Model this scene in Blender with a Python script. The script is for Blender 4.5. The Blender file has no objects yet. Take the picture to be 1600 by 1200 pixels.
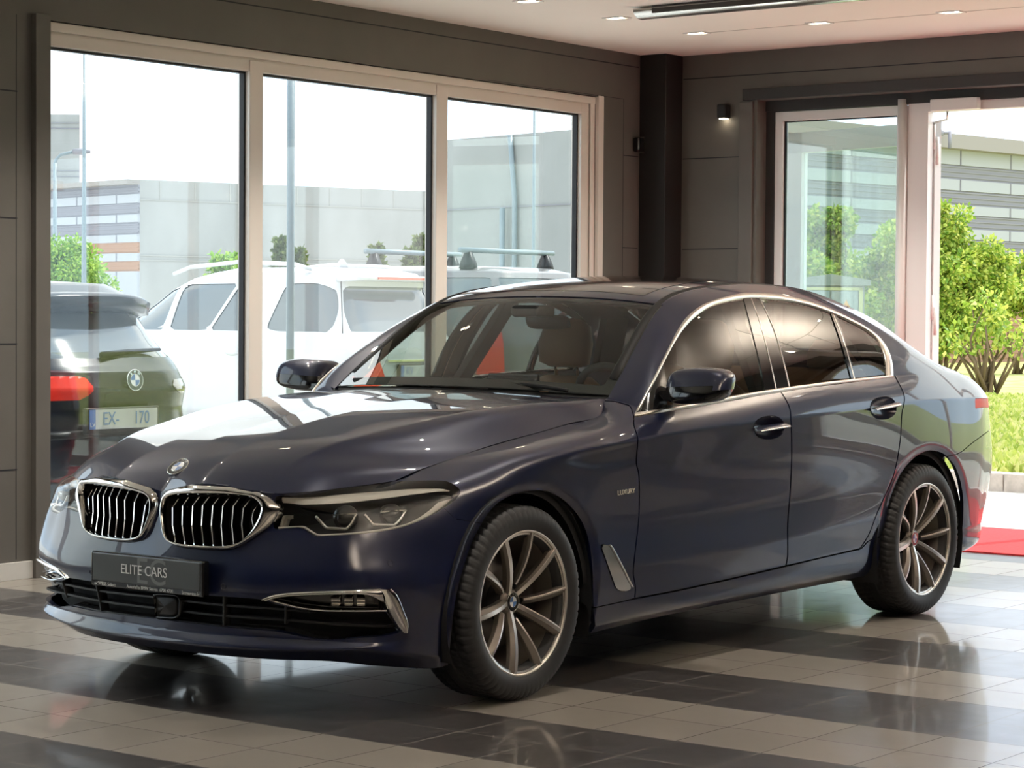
import bpy, math, random
import numpy as np
from mathutils import Vector, Matrix

# ------------------------------------------------------------------ camera
scene = bpy.context.scene
COL = scene.collection
CF = 3551.5                      # focal length in pixels of the 1600x1200 frame
CYAW, CPITCH, CROLL = -2.4899, 0.0307, -0.0070
CC = np.array([6.2568, 5.6241, 1.3369])
def cam_axes():
    d = np.array([math.cos(CYAW)*math.cos(CPITCH), math.sin(CYAW)*math.cos(CPITCH), -math.sin(CPITCH)])
    r = np.array([math.sin(CYAW), -math.cos(CYAW), 0.0])
    dn = np.cross(d, r)
    return np.array([r*math.cos(CROLL)+dn*math.sin(CROLL), -r*math.sin(CROLL)+dn*math.cos(CROLL), d])
CM = cam_axes()
cam_data = bpy.data.cameras.new('camera')
cam = bpy.data.objects.new('camera', cam_data)
COL.objects.link(cam)
cam_data.sensor_width = 36.0
cam_data.lens = 36.0*CF/1600.0
cam_data.clip_end = 500
cam.matrix_world = Matrix(((CM[0][0], -CM[1][0], -CM[2][0], CC[0]), (CM[0][1], -CM[1][1], -CM[2][1], CC[1]),
                           (CM[0][2], -CM[1][2], -CM[2][2], CC[2]), (0, 0, 0, 1)))
scene.camera = cam

# ------------------------------------------------------------------ view, world, sun, daylight
scene.view_settings.view_transform = 'Standard'
scene.view_settings.look = 'None'
scene.view_settings.exposure = 0.45
scene.view_settings.gamma = 1.0
scene.view_settings.use_curve_mapping = False

world = bpy.data.worlds.new('sky')
scene.world = world
world.use_nodes = True
wn = world.node_tree.nodes; wl = world.node_tree.links
wn.clear()
w_out = wn.new('ShaderNodeOutputWorld')
w_bg = wn.new('ShaderNodeBackground')
w_tc = wn.new('ShaderNodeTexCoord')
w_no = wn.new('ShaderNodeTexNoise'); w_no.inputs['Scale'].default_value = 2.6; w_no.inputs['Detail'].default_value = 5
w_ra = wn.new('ShaderNodeValToRGB')
w_ra.color_ramp.elements[0].position = 0.40; w_ra.color_ramp.elements[0].color = (0.62, 0.76, 0.95, 1)
w_ra.color_ramp.elements[1].position = 0.60; w_ra.color_ramp.elements[1].color = (1.0, 1.0, 1.0, 1)
wl.new(w_tc.outputs['Generated'], w_no.inputs['Vector'])
wl.new(w_no.outputs['Fac'], w_ra.inputs['Fac'])
wl.new(w_ra.outputs['Color'], w_bg.inputs['Color'])
w_bg.inputs['Strength'].default_value = 2.1
wl.new(w_bg.outputs['Background'], w_out.inputs['Surface'])

sun_d = bpy.data.lights.new('sun', 'SUN')
sun_d.energy = 3.8; sun_d.angle = math.radians(1.5); sun_d.color = (1.0, 0.96, 0.9)
sun = bpy.data.objects.new('sun', sun_d); COL.objects.link(sun)
sun.rotation_euler = Vector((0.50, -0.12, -0.86)).to_track_quat('-Z', 'Y').to_euler()

# ------------------------------------------------------------------ helpers
def pix(P):
    q = (np.asarray(P, float) - CC) @ CM.T
    return q[..., :2]/q[..., 2:3]*CF + np.array([800.0, 600.0])
def ray(u, v):
    return CM.T @ np.array([(u-800)/CF, (v-600)/CF, 1.0])
def onx(u, v, x): d = ray(u, v); return CC + d*((x-CC[0])/d[0])
def ony(u, v, y): d = ray(u, v); return CC + d*((y-CC[1])/d[1])
def onz(u, v, z): d = ray(u, v); return CC + d*((z-CC[2])/d[2])

def thing(name, label, cat, loc=(0, 0, 0), group=None):
    o = bpy.data.objects.new(name, None); COL.objects.link(o)
    o.location = loc; o.empty_display_size = 0.1
    o['label'] = label; o['category'] = cat
    if group: o['group'] = group
    return o
def part_empty(name, parent):
    o = bpy.data.objects.new(name, None); COL.objects.link(o); o.parent = parent; o.empty_display_size = 0.05
    return o
def tag(o, label, cat, group=None):
    o['label'] = label; o['category'] = cat
    if group: o['group'] = group
    return o
def mk(name, V, F, mat, parent=None, smooth=True, N=None, kind=None, label=None, off=None):
    V = np.asarray(V, float)
    if off is not None: V = V - np.asarray(off, float)
    me = bpy.data.meshes.new(name)
    if isinstance(F, np.ndarray):
        n, k = F.shape
        me.vertices.add(len(V)); me.vertices.foreach_set('co', V.astype(np.float32).ravel())
        me.loops.add(n*k); me.loops.foreach_set('vertex_index', F.astype(np.int32).ravel())
        me.polygons.add(n); me.polygons.foreach_set('loop_start', np.arange(0, n*k, k, dtype=np.int32))
        me.update(calc_edges=True); me.validate()
    else:
        me.from_pydata([tuple(p) for p in V], [], [tuple(f) for f in F]); me.update()
    if not isinstance(mat, (list, tuple)): mat = [mat]
    for m in mat: me.materials.append(m)
    me.polygons.foreach_set('use_smooth', np.full(len(me.polygons), smooth))
    if N is not None and len(N) == len(me.vertices):
        me.normals_split_custom_set_from_vertices([tuple(x) for x in np.asarray(N, float)])
    o = bpy.data.objects.new(name, me); COL.objects.link(o)
    if parent is not None: o.parent = parent
    if kind: o['kind'] = kind
    if label: o['label'] = label
    return o
def struct(name, V, F, mat, smooth=False):
    return mk(name, V, F, mat, None, smooth, kind='structure')

class MB:
    """collects simple shapes for one mesh"""
    def __init__(s): s.V = []; s.F = []; s.M = []
    def add(s, V, F, m=0):
        b = len(s.V); s.V += [tuple(p) for p in V]; s.F += [tuple(i+b for i in f) for f in F]; s.M += [m]*len(F); return s
    def box(s, a, b, m=0):
        x0, y0, z0 = (min(a[i], b[i]) for i in range(3)); x1, y1, z1 = (max(a[i], b[i]) for i in range(3))
        return s.add([(x0,y0,z0),(x1,y0,z0),(x1,y1,z0),(x0,y1,z0),(x0,y0,z1),(x1,y0,z1),(x1,y1,z1),(x0,y1,z1)],
                     [(0,3,2,1),(4,5,6,7),(0,1,5,4),(1,2,6,5),(2,3,7,6),(3,0,4,7)], m)
    def fb(s, a, b, m=0):
        s.k = getattr(s, 'k', 0)+1; e = .0008*s.k; lo = [min(a[i], b[i])+e for i in range(3)]; hi = [max(a[i], b[i])-e for i in range(3)]; return s.box(lo, hi, m)
    def tube(s, pts, r, n=12, m=0, cap=True):
        pts = [np.array(p, float) for p in pts]; rs = r if isinstance(r, (list, tuple, np.ndarray)) else [r]*len(pts)
        V = []; F = []
        for i, p in enumerate(pts):
            t = pts[min(i+1, len(pts)-1)] - pts[max(i-1, 0)]; t = t/max(np.linalg.norm(t), 1e-9)
            a = np.cross(t, (0, 0, 1)) if abs(t[2]) < .9 else np.cross(t, (1, 0, 0)); a /= np.linalg.norm(a); b = np.cross(t, a)
            for k in range(n):
                w = 2*math.pi*k/n; V.append(p + (a*math.cos(w) + b*math.sin(w))*rs[i])
        for i in range(len(pts)-1):
            for k in range(n):
                F.append((i*n+k, i*n+(k+1) % n, (i+1)*n+(k+1) % n, (i+1)*n+k))
        if cap: F += [tuple(range(n-1, -1, -1)), tuple((len(pts)-1)*n+k for k in range(n))]
        return s.add(V, F, m)
    def prism(s, poly, axis, a, b, m=0):
        """polygon in the two other axes (cyclic order) extruded along axis from a to b"""
        n = len(poly); V = []
        for w in (a, b):
            for p in poly:
                q = [0, 0, 0]; q[axis] = w; q[(axis+1) % 3] = p[0]; q[(axis+2) % 3] = p[1]; V.append(q)
        F = [(i, (i+1) % n, n+(i+1) % n, n+i) for i in range(n)] + [tuple(range(n-1, -1, -1)), tuple(range(n, 2*n))]
        return s.add(V, F, m)
    def lathe(s, prof, axis, c, n=48, m=0, close=False):
        """profile of (radius, height along axis)"""
        V = []; F = []; k = len(prof); a1, a2 = (axis+1) % 3, (axis+2) % 3
        for j in range(n):
            w = 2*math.pi*j/n
            for r, h in prof:
                q = list(c); q[axis] += h; q[a1] += r*math.cos(w); q[a2] += r*math.sin(w); V.append(q)
        for j in range(n):
            for i in range(k if close else k-1):
                i2 = (i+1) % k
                F.append((j*k+i, ((j+1) % n)*k+i, ((j+1) % n)*k+i2, j*k+i2))
        return s.add(V, F, m)
    def build(s, name, mat, parent=None, smooth=False, kind=None, label=None, off=None, bevel=0, seg=2):
        o = mk(name, s.V, s.F, mat, parent, smooth, kind=kind, label=label, off=off)
        if any(s.M): o.data.polygons.foreach_set('material_index', s.M)
        if bevel:
            md = o.modifiers.new('bevel', 'BEVEL'); md.width = bevel; md.segments = seg; md.limit_method = 'ANGLE'; md.angle_limit = math.radians(35)
            o.data.polygons.foreach_set('use_smooth', np.full(len(o.data.polygons), True))
            md.harden_normals = True
        return o
def sbox(name, a, b, mat, parent=None, bevel=0, kind=None, label=None, off=None):
    return MB().box(a, b).build(name, mat, parent, kind=kind, label=label, off=off, bevel=bevel)
def dup(o, parent=None, loc=None):
    c = o.copy(); COL.objects.link(c); c.parent = parent
    if loc is not None: c.location = loc
    for ch in list(o.children): dup(ch, c)
    return c
def text_mesh(name, body, size, M, mat, parent=None, depth=0.0008, align='CENTER', xs=1.0):
    cu = bpy.data.curves.new('lettering', 'FONT'); cu.body = body; cu.size = size; cu.extrude = depth; cu.align_x = align; cu.align_y = 'CENTER'
    t = bpy.data.objects.new('lettering', cu); COL.objects.link(t)
    bpy.context.view_layer.update()
    me = bpy.data.meshes.new_from_object(t.evaluated_get(bpy.context.evaluated_depsgraph_get()))
    bpy.data.objects.remove(t); bpy.data.curves.remove(cu)
    me.transform(Matrix.Diagonal((xs, 1, 1, 1))); me.transform(M); me.materials.clear(); me.materials.append(mat); me.name = name
    o = bpy.data.objects.new(name, me); COL.objects.link(o)
    if parent is not None: o.parent = parent
    return o
def loft(rings, closed=True, capends=False):
    """quads between equal-length rings of points"""
    n = len(rings[0]); V = np.concatenate(rings); F = []
    for i in range(len(rings)-1):
        for k in range(n if closed else n-1):
            F.append((i*n+k, i*n+(k+1) % n, (i+1)*n+(k+1) % n, (i+1)*n+k))
    if capends: F += [tuple(range(n-1, -1, -1)), tuple((len(rings)-1)*n+k for k in range(n))]
    return V, F
def frame_mat(o, xdir, ydir):
    x = Vector(xdir).normalized(); z = x.cross(Vector(ydir)).normalized(); y = z.cross(x)
    return Matrix(((x[0], y[0], z[0], o[0]), (x[1], y[1], z[1], o[1]), (x[2], y[2], z[2], o[2]), (0, 0, 0, 1)))

# ------------------------------------------------------------------ materials
def pmat(name, col, rough=0.5, metal=0.0, coat=0.0, spec=0.5, emis=None, estr=0.0, coat_r=0.03, trans=0.0, ior=1.45, alpha=1.0):
    m = bpy.data.materials.new(name); m.use_nodes = True
    b = m.node_tree.nodes['Principled BSDF']
    b.inputs['Base Color'].default_value = (*col, 1); b.inputs['Roughness'].default_value = rough
    b.inputs['Metallic'].default_value = metal; b.inputs['Coat Weight'].default_value = coat; b.inputs['Coat Roughness'].default_value = coat_r
    b.inputs['Specular IOR Level'].default_value = spec; b.inputs['Transmission Weight'].default_value = trans; b.inputs['IOR'].default_value = ior
    if emis is not None:
        b.inputs['Emission Color'].default_value = (*emis, 1); b.inputs['Emission Strength'].default_value = estr
    return m
def noise_mix(m, c1, c2, scale=5.0, detail=4.0, lo=0.35, hi=0.65, bump=0.0, vec='Object', stretch=None):
    nt = m.node_tree; N = nt.nodes; L = nt.links; b = N['Principled BSDF']
    tc = N.new('ShaderNodeTexCoord'); no = N.new('ShaderNodeTexNoise'); no.inputs['Scale'].default_value = scale; no.inputs['Detail'].default_value = detail
    src = tc.outputs[vec]
    if stretch:
        mp = N.new('ShaderNodeMapping'); mp.inputs['Scale'].default_value = stretch; L.new(src, mp.inputs['Vector']); src = mp.outputs['Vector']
    L.new(src, no.inputs['Vector'])
    ra = N.new('ShaderNodeValToRGB'); ra.color_ramp.elements[0].position = lo; ra.color_ramp.elements[1].position = hi
    ra.color_ramp.elements[0].color = (*c1, 1); ra.color_ramp.elements[1].color = (*c2, 1)
    L.new(no.outputs['Fac'], ra.inputs['Fac']); L.new(ra.outputs['Color'], b.inputs['Base Color'])
    if bump:
        bp = N.new('ShaderNodeBump'); bp.inputs['Strength'].default_value = bump; bp.inputs['Distance'].default_value = 0.01
        L.new(no.outputs['Fac'], bp.inputs['Height']); L.new(bp.outputs['Normal'], b.inputs['Normal'])
    return m
def glass_mat(name, tint, refl=1.0, ior=1.5, rough=0.0):
    m = bpy.data.materials.new(name); m.use_nodes = True
    N = m.node_tree.nodes; L = m.node_tree.links; N.clear()
    out = N.new('ShaderNodeOutputMaterial'); mix = N.new('ShaderNodeMixShader'); tr = N.new('ShaderNodeBsdfTransparent')
    gl = N.new('ShaderNodeBsdfGlossy')
    tr.inputs['Color'].default_value = (*tint, 1); gl.inputs['Roughness'].default_value = rough; gl.inputs['Color'].default_value = (refl, refl, refl, 1)
    ge = N.new('ShaderNodeNewGeometry'); dt = N.new('ShaderNodeVectorMath'); dt.operation = 'DOT_PRODUCT'; L.new(ge.outputs['Incoming'], dt.inputs[0]); L.new(ge.outputs['Normal'], dt.inputs[1])
    f0 = ((ior-1)/(ior+1))**2; last = dt.outputs['Value']
    for op, v in (('ABSOLUTE', None), ('SUBTRACT', 1.0), ('POWER', 5.0), ('MULTIPLY', 1-f0), ('ADD', f0)):   # reflectance of a thin sheet, the same from both sides
        n = N.new('ShaderNodeMath'); n.operation = op
        if op == 'SUBTRACT': n.inputs[0].default_value = v; L.new(last, n.inputs[1])
        else:
            L.new(last, n.inputs[0])
            if v is not None: n.inputs[1].default_value = v
        last = n.outputs[0]
    L.new(last, mix.inputs['Fac']); L.new(tr.outputs['BSDF'], mix.inputs[1]); L.new(gl.outputs['BSDF'], mix.inputs[2])
    L.new(mix.outputs['Shader'], out.inputs['Surface'])
    return m

M = {}
M['paint'] = pmat('navy_metallic_paint', (0.0018, 0.0056, 0.034), 0.4, 0.2, 1.0, 0.5, coat_r=0.012)
M['gloss_black'] = pmat('gloss_black', (0.006, 0.006, 0.007), 0.12, 0.0, 0.6)
M['black'] = pmat('matte_black', (0.008, 0.008, 0.009), 0.75)
M['plastic'] = pmat('dark_plastic', (0.012, 0.012, 0.013), 0.45)
M['plate_grey'] = pmat('plate_grey', (0.06, 0.063, 0.063), 0.45)
M['rubber'] = pmat('tyre_rubber', (0.026, 0.026, 0.027), 0.55, spec=0.4)
M['chrome'] = pmat('chrome', (0.82, 0.80, 0.77), 0.08, 1.0)
M['trim_chrome'] = pmat('bright_window_trim', (0.88, 0.84, 0.78), 0.28, 1.0)
M['satin'] = pmat('satin_aluminium', (0.75, 0.72, 0.67), 0.24, 1.0)
M['alloy'] = pmat('polished_alloy', (0.80, 0.76, 0.70), 0.33, 1.0)
M['alloy_dark'] = pmat('grey_alloy', (0.20, 0.175, 0.15), 0.42, 0.6, 0.3)
M['pale_strip'] = pmat('pale_painted_reflection', (0.60, 0.56, 0.49), 0.3, coat=0.5)  # pale colour stands in for the ceiling reflected in chrome
M['disc'] = pmat('brake_disc', (0.12, 0.11, 0.10), 0.4, 0.9)
M['white'] = pmat('white_print', (0.75, 0.75, 0.74), 0.5)
M['grey_print'] = pmat('grey_print', (0.17, 0.175, 0.175), 0.5)
M['badge_blue'] = pmat('badge_blue', (0.05, 0.14, 0.38), 0.3, coat=0.6)
M['badge_white'] = pmat('badge_white', (0.72, 0.74, 0.76), 0.3, coat=0.6)
M['glass'] = glass_mat('windscreen_glass', (0.88, 0.95, 0.90), ior=1.75)
M['glass_dark'] = glass_mat('tinted_glass', (0.45, 0.48, 0.45), ior=1.8)
M['glass_rear'] = glass_mat('privacy_glass', (0.30, 0.31, 0.30), ior=1.8)
M['lens'] = glass_mat('lamp_lens', (0.93, 0.94, 0.94))
M['red_lens'] = pmat('red_lens', (0.75, 0.03, 0.015), 0.4, spec=.3)
M['leather'] = pmat('tan_leather', (0.34, 0.18, 0.085), 0.5)
M['dash'] = pmat('dashboard', (0.012, 0.012, 0.012), 0.6)
M['trim_grey'] = pmat('headliner', (0.28, 0.26, 0.23), 0.9)
# ================================================================== the showroom
YL, XR, ZC = -3.171, -6.90, 3.115          # window wall, door wall, ceiling
XB, YB = 11.0, 10.0                        # walls behind the camera
M['wall'] = noise_mix(pmat('grey_wall_panels', (0.12, 0.11, 0.098), 0.55), (0.112, 0.104, 0.092), (0.126, 0.116, 0.103), 3.0)
M['wall_back'] = pmat('wall_paint_with_dimness', (0.022, 0.021, 0.021), 0.6)  # dimness of the unlit hall put into the wall colour
M['wall_dark'] = pmat('dark_column_paint', (0.016, 0.014, 0.0135), 0.5)
M['reveal'] = pmat('dark_reveal', (0.035, 0.034, 0.034), 0.6)
M['ceiling'] = noise_mix(pmat('ceiling_paint', (0.80, 0.74, 0.66), 0.8), (0.86, 0.80, 0.73), (0.89, 0.83, 0.76), 1.2)
M['frame'] = pmat('cream_window_frame', (0.72, 0.66, 0.60), 0.35)
M['frame_white'] = pmat('white_door_frame', (0.78, 0.77, 0.76), 0.35)
M['gasket'] = pmat('window_gasket', (0.015, 0.016, 0.02), 0.6)
M['pane'] = glass_mat('window_pane', (0.93, 0.96, 0.95))
M['pane_door'] = glass_mat('door_pane', (0.88, 0.94, 0.92), ior=1.8)
M['base'] = pmat('light_baseboard', (0.62, 0.61, 0.58), 0.5)
M['red'] = noise_mix(pmat('red_carpet', (0.5, 0.03, 0.035), 0.95), (0.46, 0.026, 0.03), (0.54, 0.036, 0.042), 60.0)
M['lamp'] = pmat('lamp_glow', (1, 1, 1), 0.5, emis=(1.0, 0.86, 0.62), estr=16.0)
def tile_mat():
    m = pmat('floor_tiles', (.3, .3, .3), .2); nt = m.node_tree; N = nt.nodes; L = nt.links; b = N['Principled BSDF']
    tc = N.new('ShaderNodeTexCoord'); sp = N.new('ShaderNodeSeparateXYZ'); L.new(tc.outputs['Object'], sp.inputs[0])
    def mth(op, a, c=None, d=None):
        n = N.new('ShaderNodeMath'); n.operation = op
        for i, v in enumerate((a, c, d)):
            if v is None: continue
            if isinstance(v, (int, float)): n.inputs[i].default_value = v
            else: L.new(v, n.inputs[i])
        return n.outputs[0]
    r = mth('MULTIPLY', mth('SUBTRACT', -.0188, sp.outputs['X']), 1/.3079); c = mth('MULTIPLY', mth('ADD', sp.outputs['Y'], .4512), 1/.3113)
    dark = mth('LESS_THAN', mth('FRACT', mth('MULTIPLY', mth('ADD', r, 3.0), .25)), .5)
    fr, fc = mth('FRACT', r), mth('FRACT', c)
    dr = mth('MINIMUM', fr, mth('SUBTRACT', 1.0, fr)); dc = mth('MINIMUM', fc, mth('SUBTRACT', 1.0, fc)); gr = mth('LESS_THAN', mth('MINIMUM', dr, dc), .0075)
    cb = N.new('ShaderNodeCombineXYZ'); L.new(mth('FLOOR', r), cb.inputs[0]); L.new(mth('FLOOR', c), cb.inputs[1])
    wn_ = N.new('ShaderNodeTexWhiteNoise'); L.new(cb.outputs[0], wn_.inputs['Vector'])
    no = N.new('ShaderNodeTexNoise'); no.inputs['Scale'].default_value = 7; no.inputs['Detail'].default_value = 6; L.new(tc.outputs['Object'], no.inputs['Vector'])
    var = mth('ADD', mth('MULTIPLY', wn_.outputs['Value'], .18), mth('MULTIPLY', no.outputs['Fac'], .22)); var = mth('ADD', var, .80)
    def mixc(f, a, c_):
        n = N.new('ShaderNodeMix'); n.data_type = 'RGBA'; L.new(f, n.inputs[0])
        for i, v in ((6, a), (7, c_)):
            if isinstance(v, tuple): n.inputs[i].default_value = (*v, 1)
            else: L.new(v, n.inputs[i])
        return n.outputs[2]
    col = mixc(dark, (.27, .245, .21), (.050, .044, .043))
    vm = N.new('ShaderNodeVectorMath'); vm.operation = 'SCALE'; L.new(col, vm.inputs[0]); L.new(var, vm.inputs['Scale'])
    gcol = mixc(dark, (.07, .062, .055), (.24, .22, .20))
    L.new(mixc(gr, vm.outputs[0], gcol), b.inputs['Base Color'])
    ro = mth('ADD', mth('MULTIPLY', gr, .5), mth('ADD', .26, mth('MULTIPLY', no.outputs['Fac'], .16))); L.new(ro, b.inputs['Roughness'])
    bp = N.new('ShaderNodeBump'); bp.inputs['Strength'].default_value = .25; bp.inputs['Distance'].default_value = .002; L.new(mth('SUBTRACT', 1.0, gr), bp.inputs['Height']); L.new(bp.outputs['Normal'], b.inputs['Normal'])
    b.inputs['Specular IOR Level'].default_value = .9; b.inputs['Coat Weight'].default_value = .35; b.inputs['Coat Roughness'].default_value = .06
    return m
M['tiles'] = tile_mat()
struct('floor', [(-7.02, YL-.2, 0), (XB, YL-.2, 0), (XB, YB, 0), (-7.02, YB, 0)], [(0, 1, 2, 3)], M['tiles'])
sbox('ceiling', (XR-.3, YL-.3, ZC), (XB+.3, YB+.3, ZC+.25), M['ceiling'], kind='structure')
WIN = [(-6.20, -1.42), (-.25, 4.55)]          # openings in the window wall
WZ0, WZ1 = .12, 2.795
def wall_segments(name, fixed, axis, a, b, openings, z0, z1, th, mat):
    """one wall as a single mesh around its openings; axis 0: runs along x at y = fixed"""
    m = MB(); prev = a
    def seg(p, q, za, zb):
        if q-p < 1e-4 or zb-za < 1e-4: return
        if axis == 0: m.box((p, fixed, za), (q, fixed-th, zb))
        else: m.box((fixed, p, za), (fixed-th, q, zb))
    for p, q, o0, o1 in openings:
        seg(prev, p, z0, z1); seg(p, q, z0, o0); seg(p, q, o1, z1); prev = q
    seg(prev, b, z0, z1)
    return m.build(name, mat, kind='structure')
wall_segments('wall_left', YL, 0, XR-.3, XB+.3, [(p-.002, q+.02, WZ0, WZ1) for p, q in WIN], 0, ZC, .22, M['wall'])
DY0, DY1 = -2.36, 3.8                                       # glazed entrance in the door wall
wall_segments('wall_right', XR, 1, YL-.2, 3.95, [(DY0, DY1, -.02, 2.785)], 0, ZC, .24, M['wall'])
sbox('wall_right_2', (XR, 3.95, 0), (XR-.24, YB+.3, ZC), M['wall_back'], kind='structure')  # same wall continued, its dimness put into a darker colour
sbox('wall_back', (XB, YL-.2, 0), (XB+.2, YB+.2, ZC), M['wall_back'], kind='structure')
sbox('wall_front', (XR-.2, YB, 0), (XB+.2, YB+.2, ZC), M['wall_back'], kind='structure')
sbox('pillar', (XR, YL, 0), (-6.69, -2.955, ZC), M['wall_dark'], bevel=.006, kind='structure')
# panel joints: narrow dark grooves
g = MB()
for z in (2.421, 1.795, 1.172, .548):
    for p, q in ((-6.68, -6.50), (-1.22, -.40), (4.75, 5.5)): g.box((p, YL-.004, z-.0035), (q, YL+.0015, z+.0035))
g.box((-6.68, YL-.004, 3.027), (10.9, YL+.002, 3.034)); g.box((-6.50, YL-.004, 2.80), (-5.0, YL+.0012, 2.803))
for p in (-6.50, -1.215): g.box((p-.002, YL-.004, 0.1), (p+.002, YL+.001, 2.80))
g.build('trim_1', M['gasket'], kind='structure')
g = MB()
for z in (2.41, 1.79, 1.17, .55): g.box((XR-.004, -2.95, z-.0035), (XR+.0015, -2.50, z+.0035))
g.box((XR-.004, -2.95, 2.952), (XR+.002, 9.9, 2.959)); g.build('trim_2', M['gasket'], kind='structure')
for i, (p, q) in enumerate(((-1.31, -.36), (4.66, 5.6))):
    sbox('baseboard_left' if i == 0 else 'baseboard_left_2', (p, YL, 0), (q, YL+.014, .088), M['base'], kind='structure', bevel=.002)
sbox('baseboard_right', (XR, -2.95, 0), (XR+.014, -2.49, .088), M['base'], kind='structure')
# casing boards beside the windows, boards round the entrance
for i, (p, q) in enumerate(WIN[:2]):
    sbox(f'trim_{3+i*2}', (q+.012, YL-.02, 0), (q+.108, YL+.035, 2.815), M['wall'], kind='structure', bevel=.003)
    sbox(f'trim_{4+i*2}', (p-.055, YL-.02, 0), (p+.004, YL+.010, 2.80), M['frame'], kind='structure', bevel=.003)
sbox('trim_7', (XR-.01, -2.49, 0), (XR+.02, -2.385, 2.775), M['wall'], kind='structure', bevel=.003)
sbox('trim_8', (XR-.2, -2.36, 0), (XR-.12, -2.295, 2.785), M['reveal'], kind='structure')
sbox('trim_9', (XR-.2, -2.36, 2.715), (XR-.11, DY1, 2.785), M['reveal'], kind='structure')
sbox('trim_10', (XR, -2.46, 2.785), (XR+.03, DY1+.1, 2.86), M['reveal'], kind='structure', bevel=.004)
# windows: cream frame, mullions, gaskets, panes
def window(name, p, q, mull):
    y0, y1 = YL-.12, YL-.035; e = part_empty(name, None); e['kind'] = 'structure'
    f = MB().fb((p, y0, WZ0), (p+.14, y1, WZ1)).fb((q-.028, y0, WZ0), (q, y1, WZ1)).fb((p, y0, WZ1-.125), (q, y1, WZ1)).fb((p, y0, WZ0), (q, y1, WZ0+.09))
    f.fb((p, y1-.002, WZ1-.055), (q, y1+.022, WZ1-.0)); f.fb((p, y1, WZ0), (p+.06, y1+.02, WZ1))
    f.build('frame', M['frame'], e, bevel=.004)
    for a, b in mull: MB().box((a, y0, WZ0), (b, y1+.004, WZ1-.06)).build('mullion', M['frame'], e, bevel=.004)
    ed = [q-.028]+[v for a, b in mull for v in (b, a)]+[p+.14]
    for i in range(0, len(ed), 2):
        b, a = ed[i], ed[i+1]; z0, z1 = WZ0+.09, WZ1-.125
        gk = MB()
        for u0, u1, v0, v1 in ((a, a+.013, z0, z1), (b-.006, b, z0, z1), (a, b, z1-.010, z1), (a, b, z0, z0+.01)): gk.box((u0, y0+.02, v0), (u1, y0+.055, v1))
        gk.build('gasket', M['gasket'], e)
        MB().box((a, y0+.030, z0), (b, y0+.036, z1)).build('pane', M['pane'], e)
window('window_1', -6.20, -1.42, [(-3.008, -2.901), (-4.645, -4.535)])
window('window_2', -.25, 4.55, [(1.30, 1.41), (2.93, 3.04)])
# entrance: fixed pane, post, door frame, open leaf, further glazing to the right
XF0, XF1 = XR-.20, XR-.125
e = part_empty('window_4', None); e['kind'] = 'structure'
MB().fb((XF0, -2.295, 0), (XF1, -2.235, 2.71)).fb((XF0, -2.295, 2.645), (XF1, -1.35, 2.71)).fb((XF0, -2.295, 0), (XF1, -1.30, .10)).fb((XF0, -1.385, 0), (XF1, -1.30, 2.71)).build('frame', M['frame_white'], e, bevel=.004)
MB().fb((XF0+.03, -2.237, .10), (XF0+.05, -2.222, 2.645)).fb((XF0+.03, -2.24, 2.637), (XF0+.05, -1.38, 2.647)).build('gasket', M['gasket'], e)
MB().box((XF0+.035, -2.235, .10), (XF0+.041, -1.385, 2.645)).build('pane', M['pane_door'], e)
e = part_empty('door_1', None); e['kind'] = 'structure'
MB().fb((XF0, -1.30, 0), (XF1, -1.155, 2.72)).fb((XF0, -1.30, 2.655), (XF1, .05, 2.72)).fb((XF0, -.03, 0), (XF1, .06, 2.72)).build('frame', M['frame_white'], e, bevel=.004)
MB().tube([(XF1+.01, -1.335, 0), (XF1+.01, -1.335, 2.745)], .030, 16).build('round_post', M['frame_white'], e, True)
for z in (2.45, 1.35, .35): MB().tube([(XF0-.02, -1.135, z-.13), (XF0-.02, -1.135, z+.05)], .012, 10).tube([(XF0-.005, -1.15, z-.03), (XF0-.005, -1.15, z+.13)], .010, 10).build('hinge', M['frame_white'], e, True)
L0, L1 = np.array([XF0-.03, -1.135, 0]), np.array([-7.46, -2.43, 0]); ld = (L1-L0)/np.linalg.norm(L1-L0); lt = np.array([ld[1], -ld[0], 0]); LW = np.linalg.norm(L1-L0)
def leaf_box(m, s0, s1, z0, z1, t0=-.03, t1=.03):
    c = [L0+ld*s+lt*t for s, t in ((s0, t0), (s1, t0), (s1, t1), (s0, t1))]
    return m.add([(p[0], p[1], z) for z in (z0, z1) for p in c], [(0, 3, 2, 1), (4, 5, 6, 7), (0, 1, 5, 4), (1, 2, 6, 5), (2, 3, 7, 6), (3, 0, 4, 7)])
lf = MB(); leaf_box(lf, 0, .11, .02, 2.60); leaf_box(lf, LW-.14, LW, .02, 2.60); leaf_box(lf, 0, LW, 2.46, 2.60); leaf_box(lf, 0, LW, .02, .2); lf.build('leaf_frame', M['frame_white'], e)
lp = MB(); leaf_box(lp, .11, LW-.14, .2, 2.46, -.004, .004); lp.build('leaf_pane', M['pane_door'], e)
e = part_empty('window_5', None); e['kind'] = 'structure'
f = MB().fb((XF0, .06, 2.655), (XF1, DY1, 2.72)).fb((XF0, .06, 0), (XF1, DY1, .1))
for y in (1.30, 2.50, DY1-.07): f.fb((XF0, y, 0), (XF1, y+.07, 2.72))
f.build('frame', M['frame_white'], e, bevel=.004)
for a, b in ((.06, 1.30), (1.37, 2.50), (2.57, DY1-.07)): MB().box((XF0+.03, a, .1), (XF0+.036, b, 2.655)).build('pane', M['pane'], e)
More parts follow.
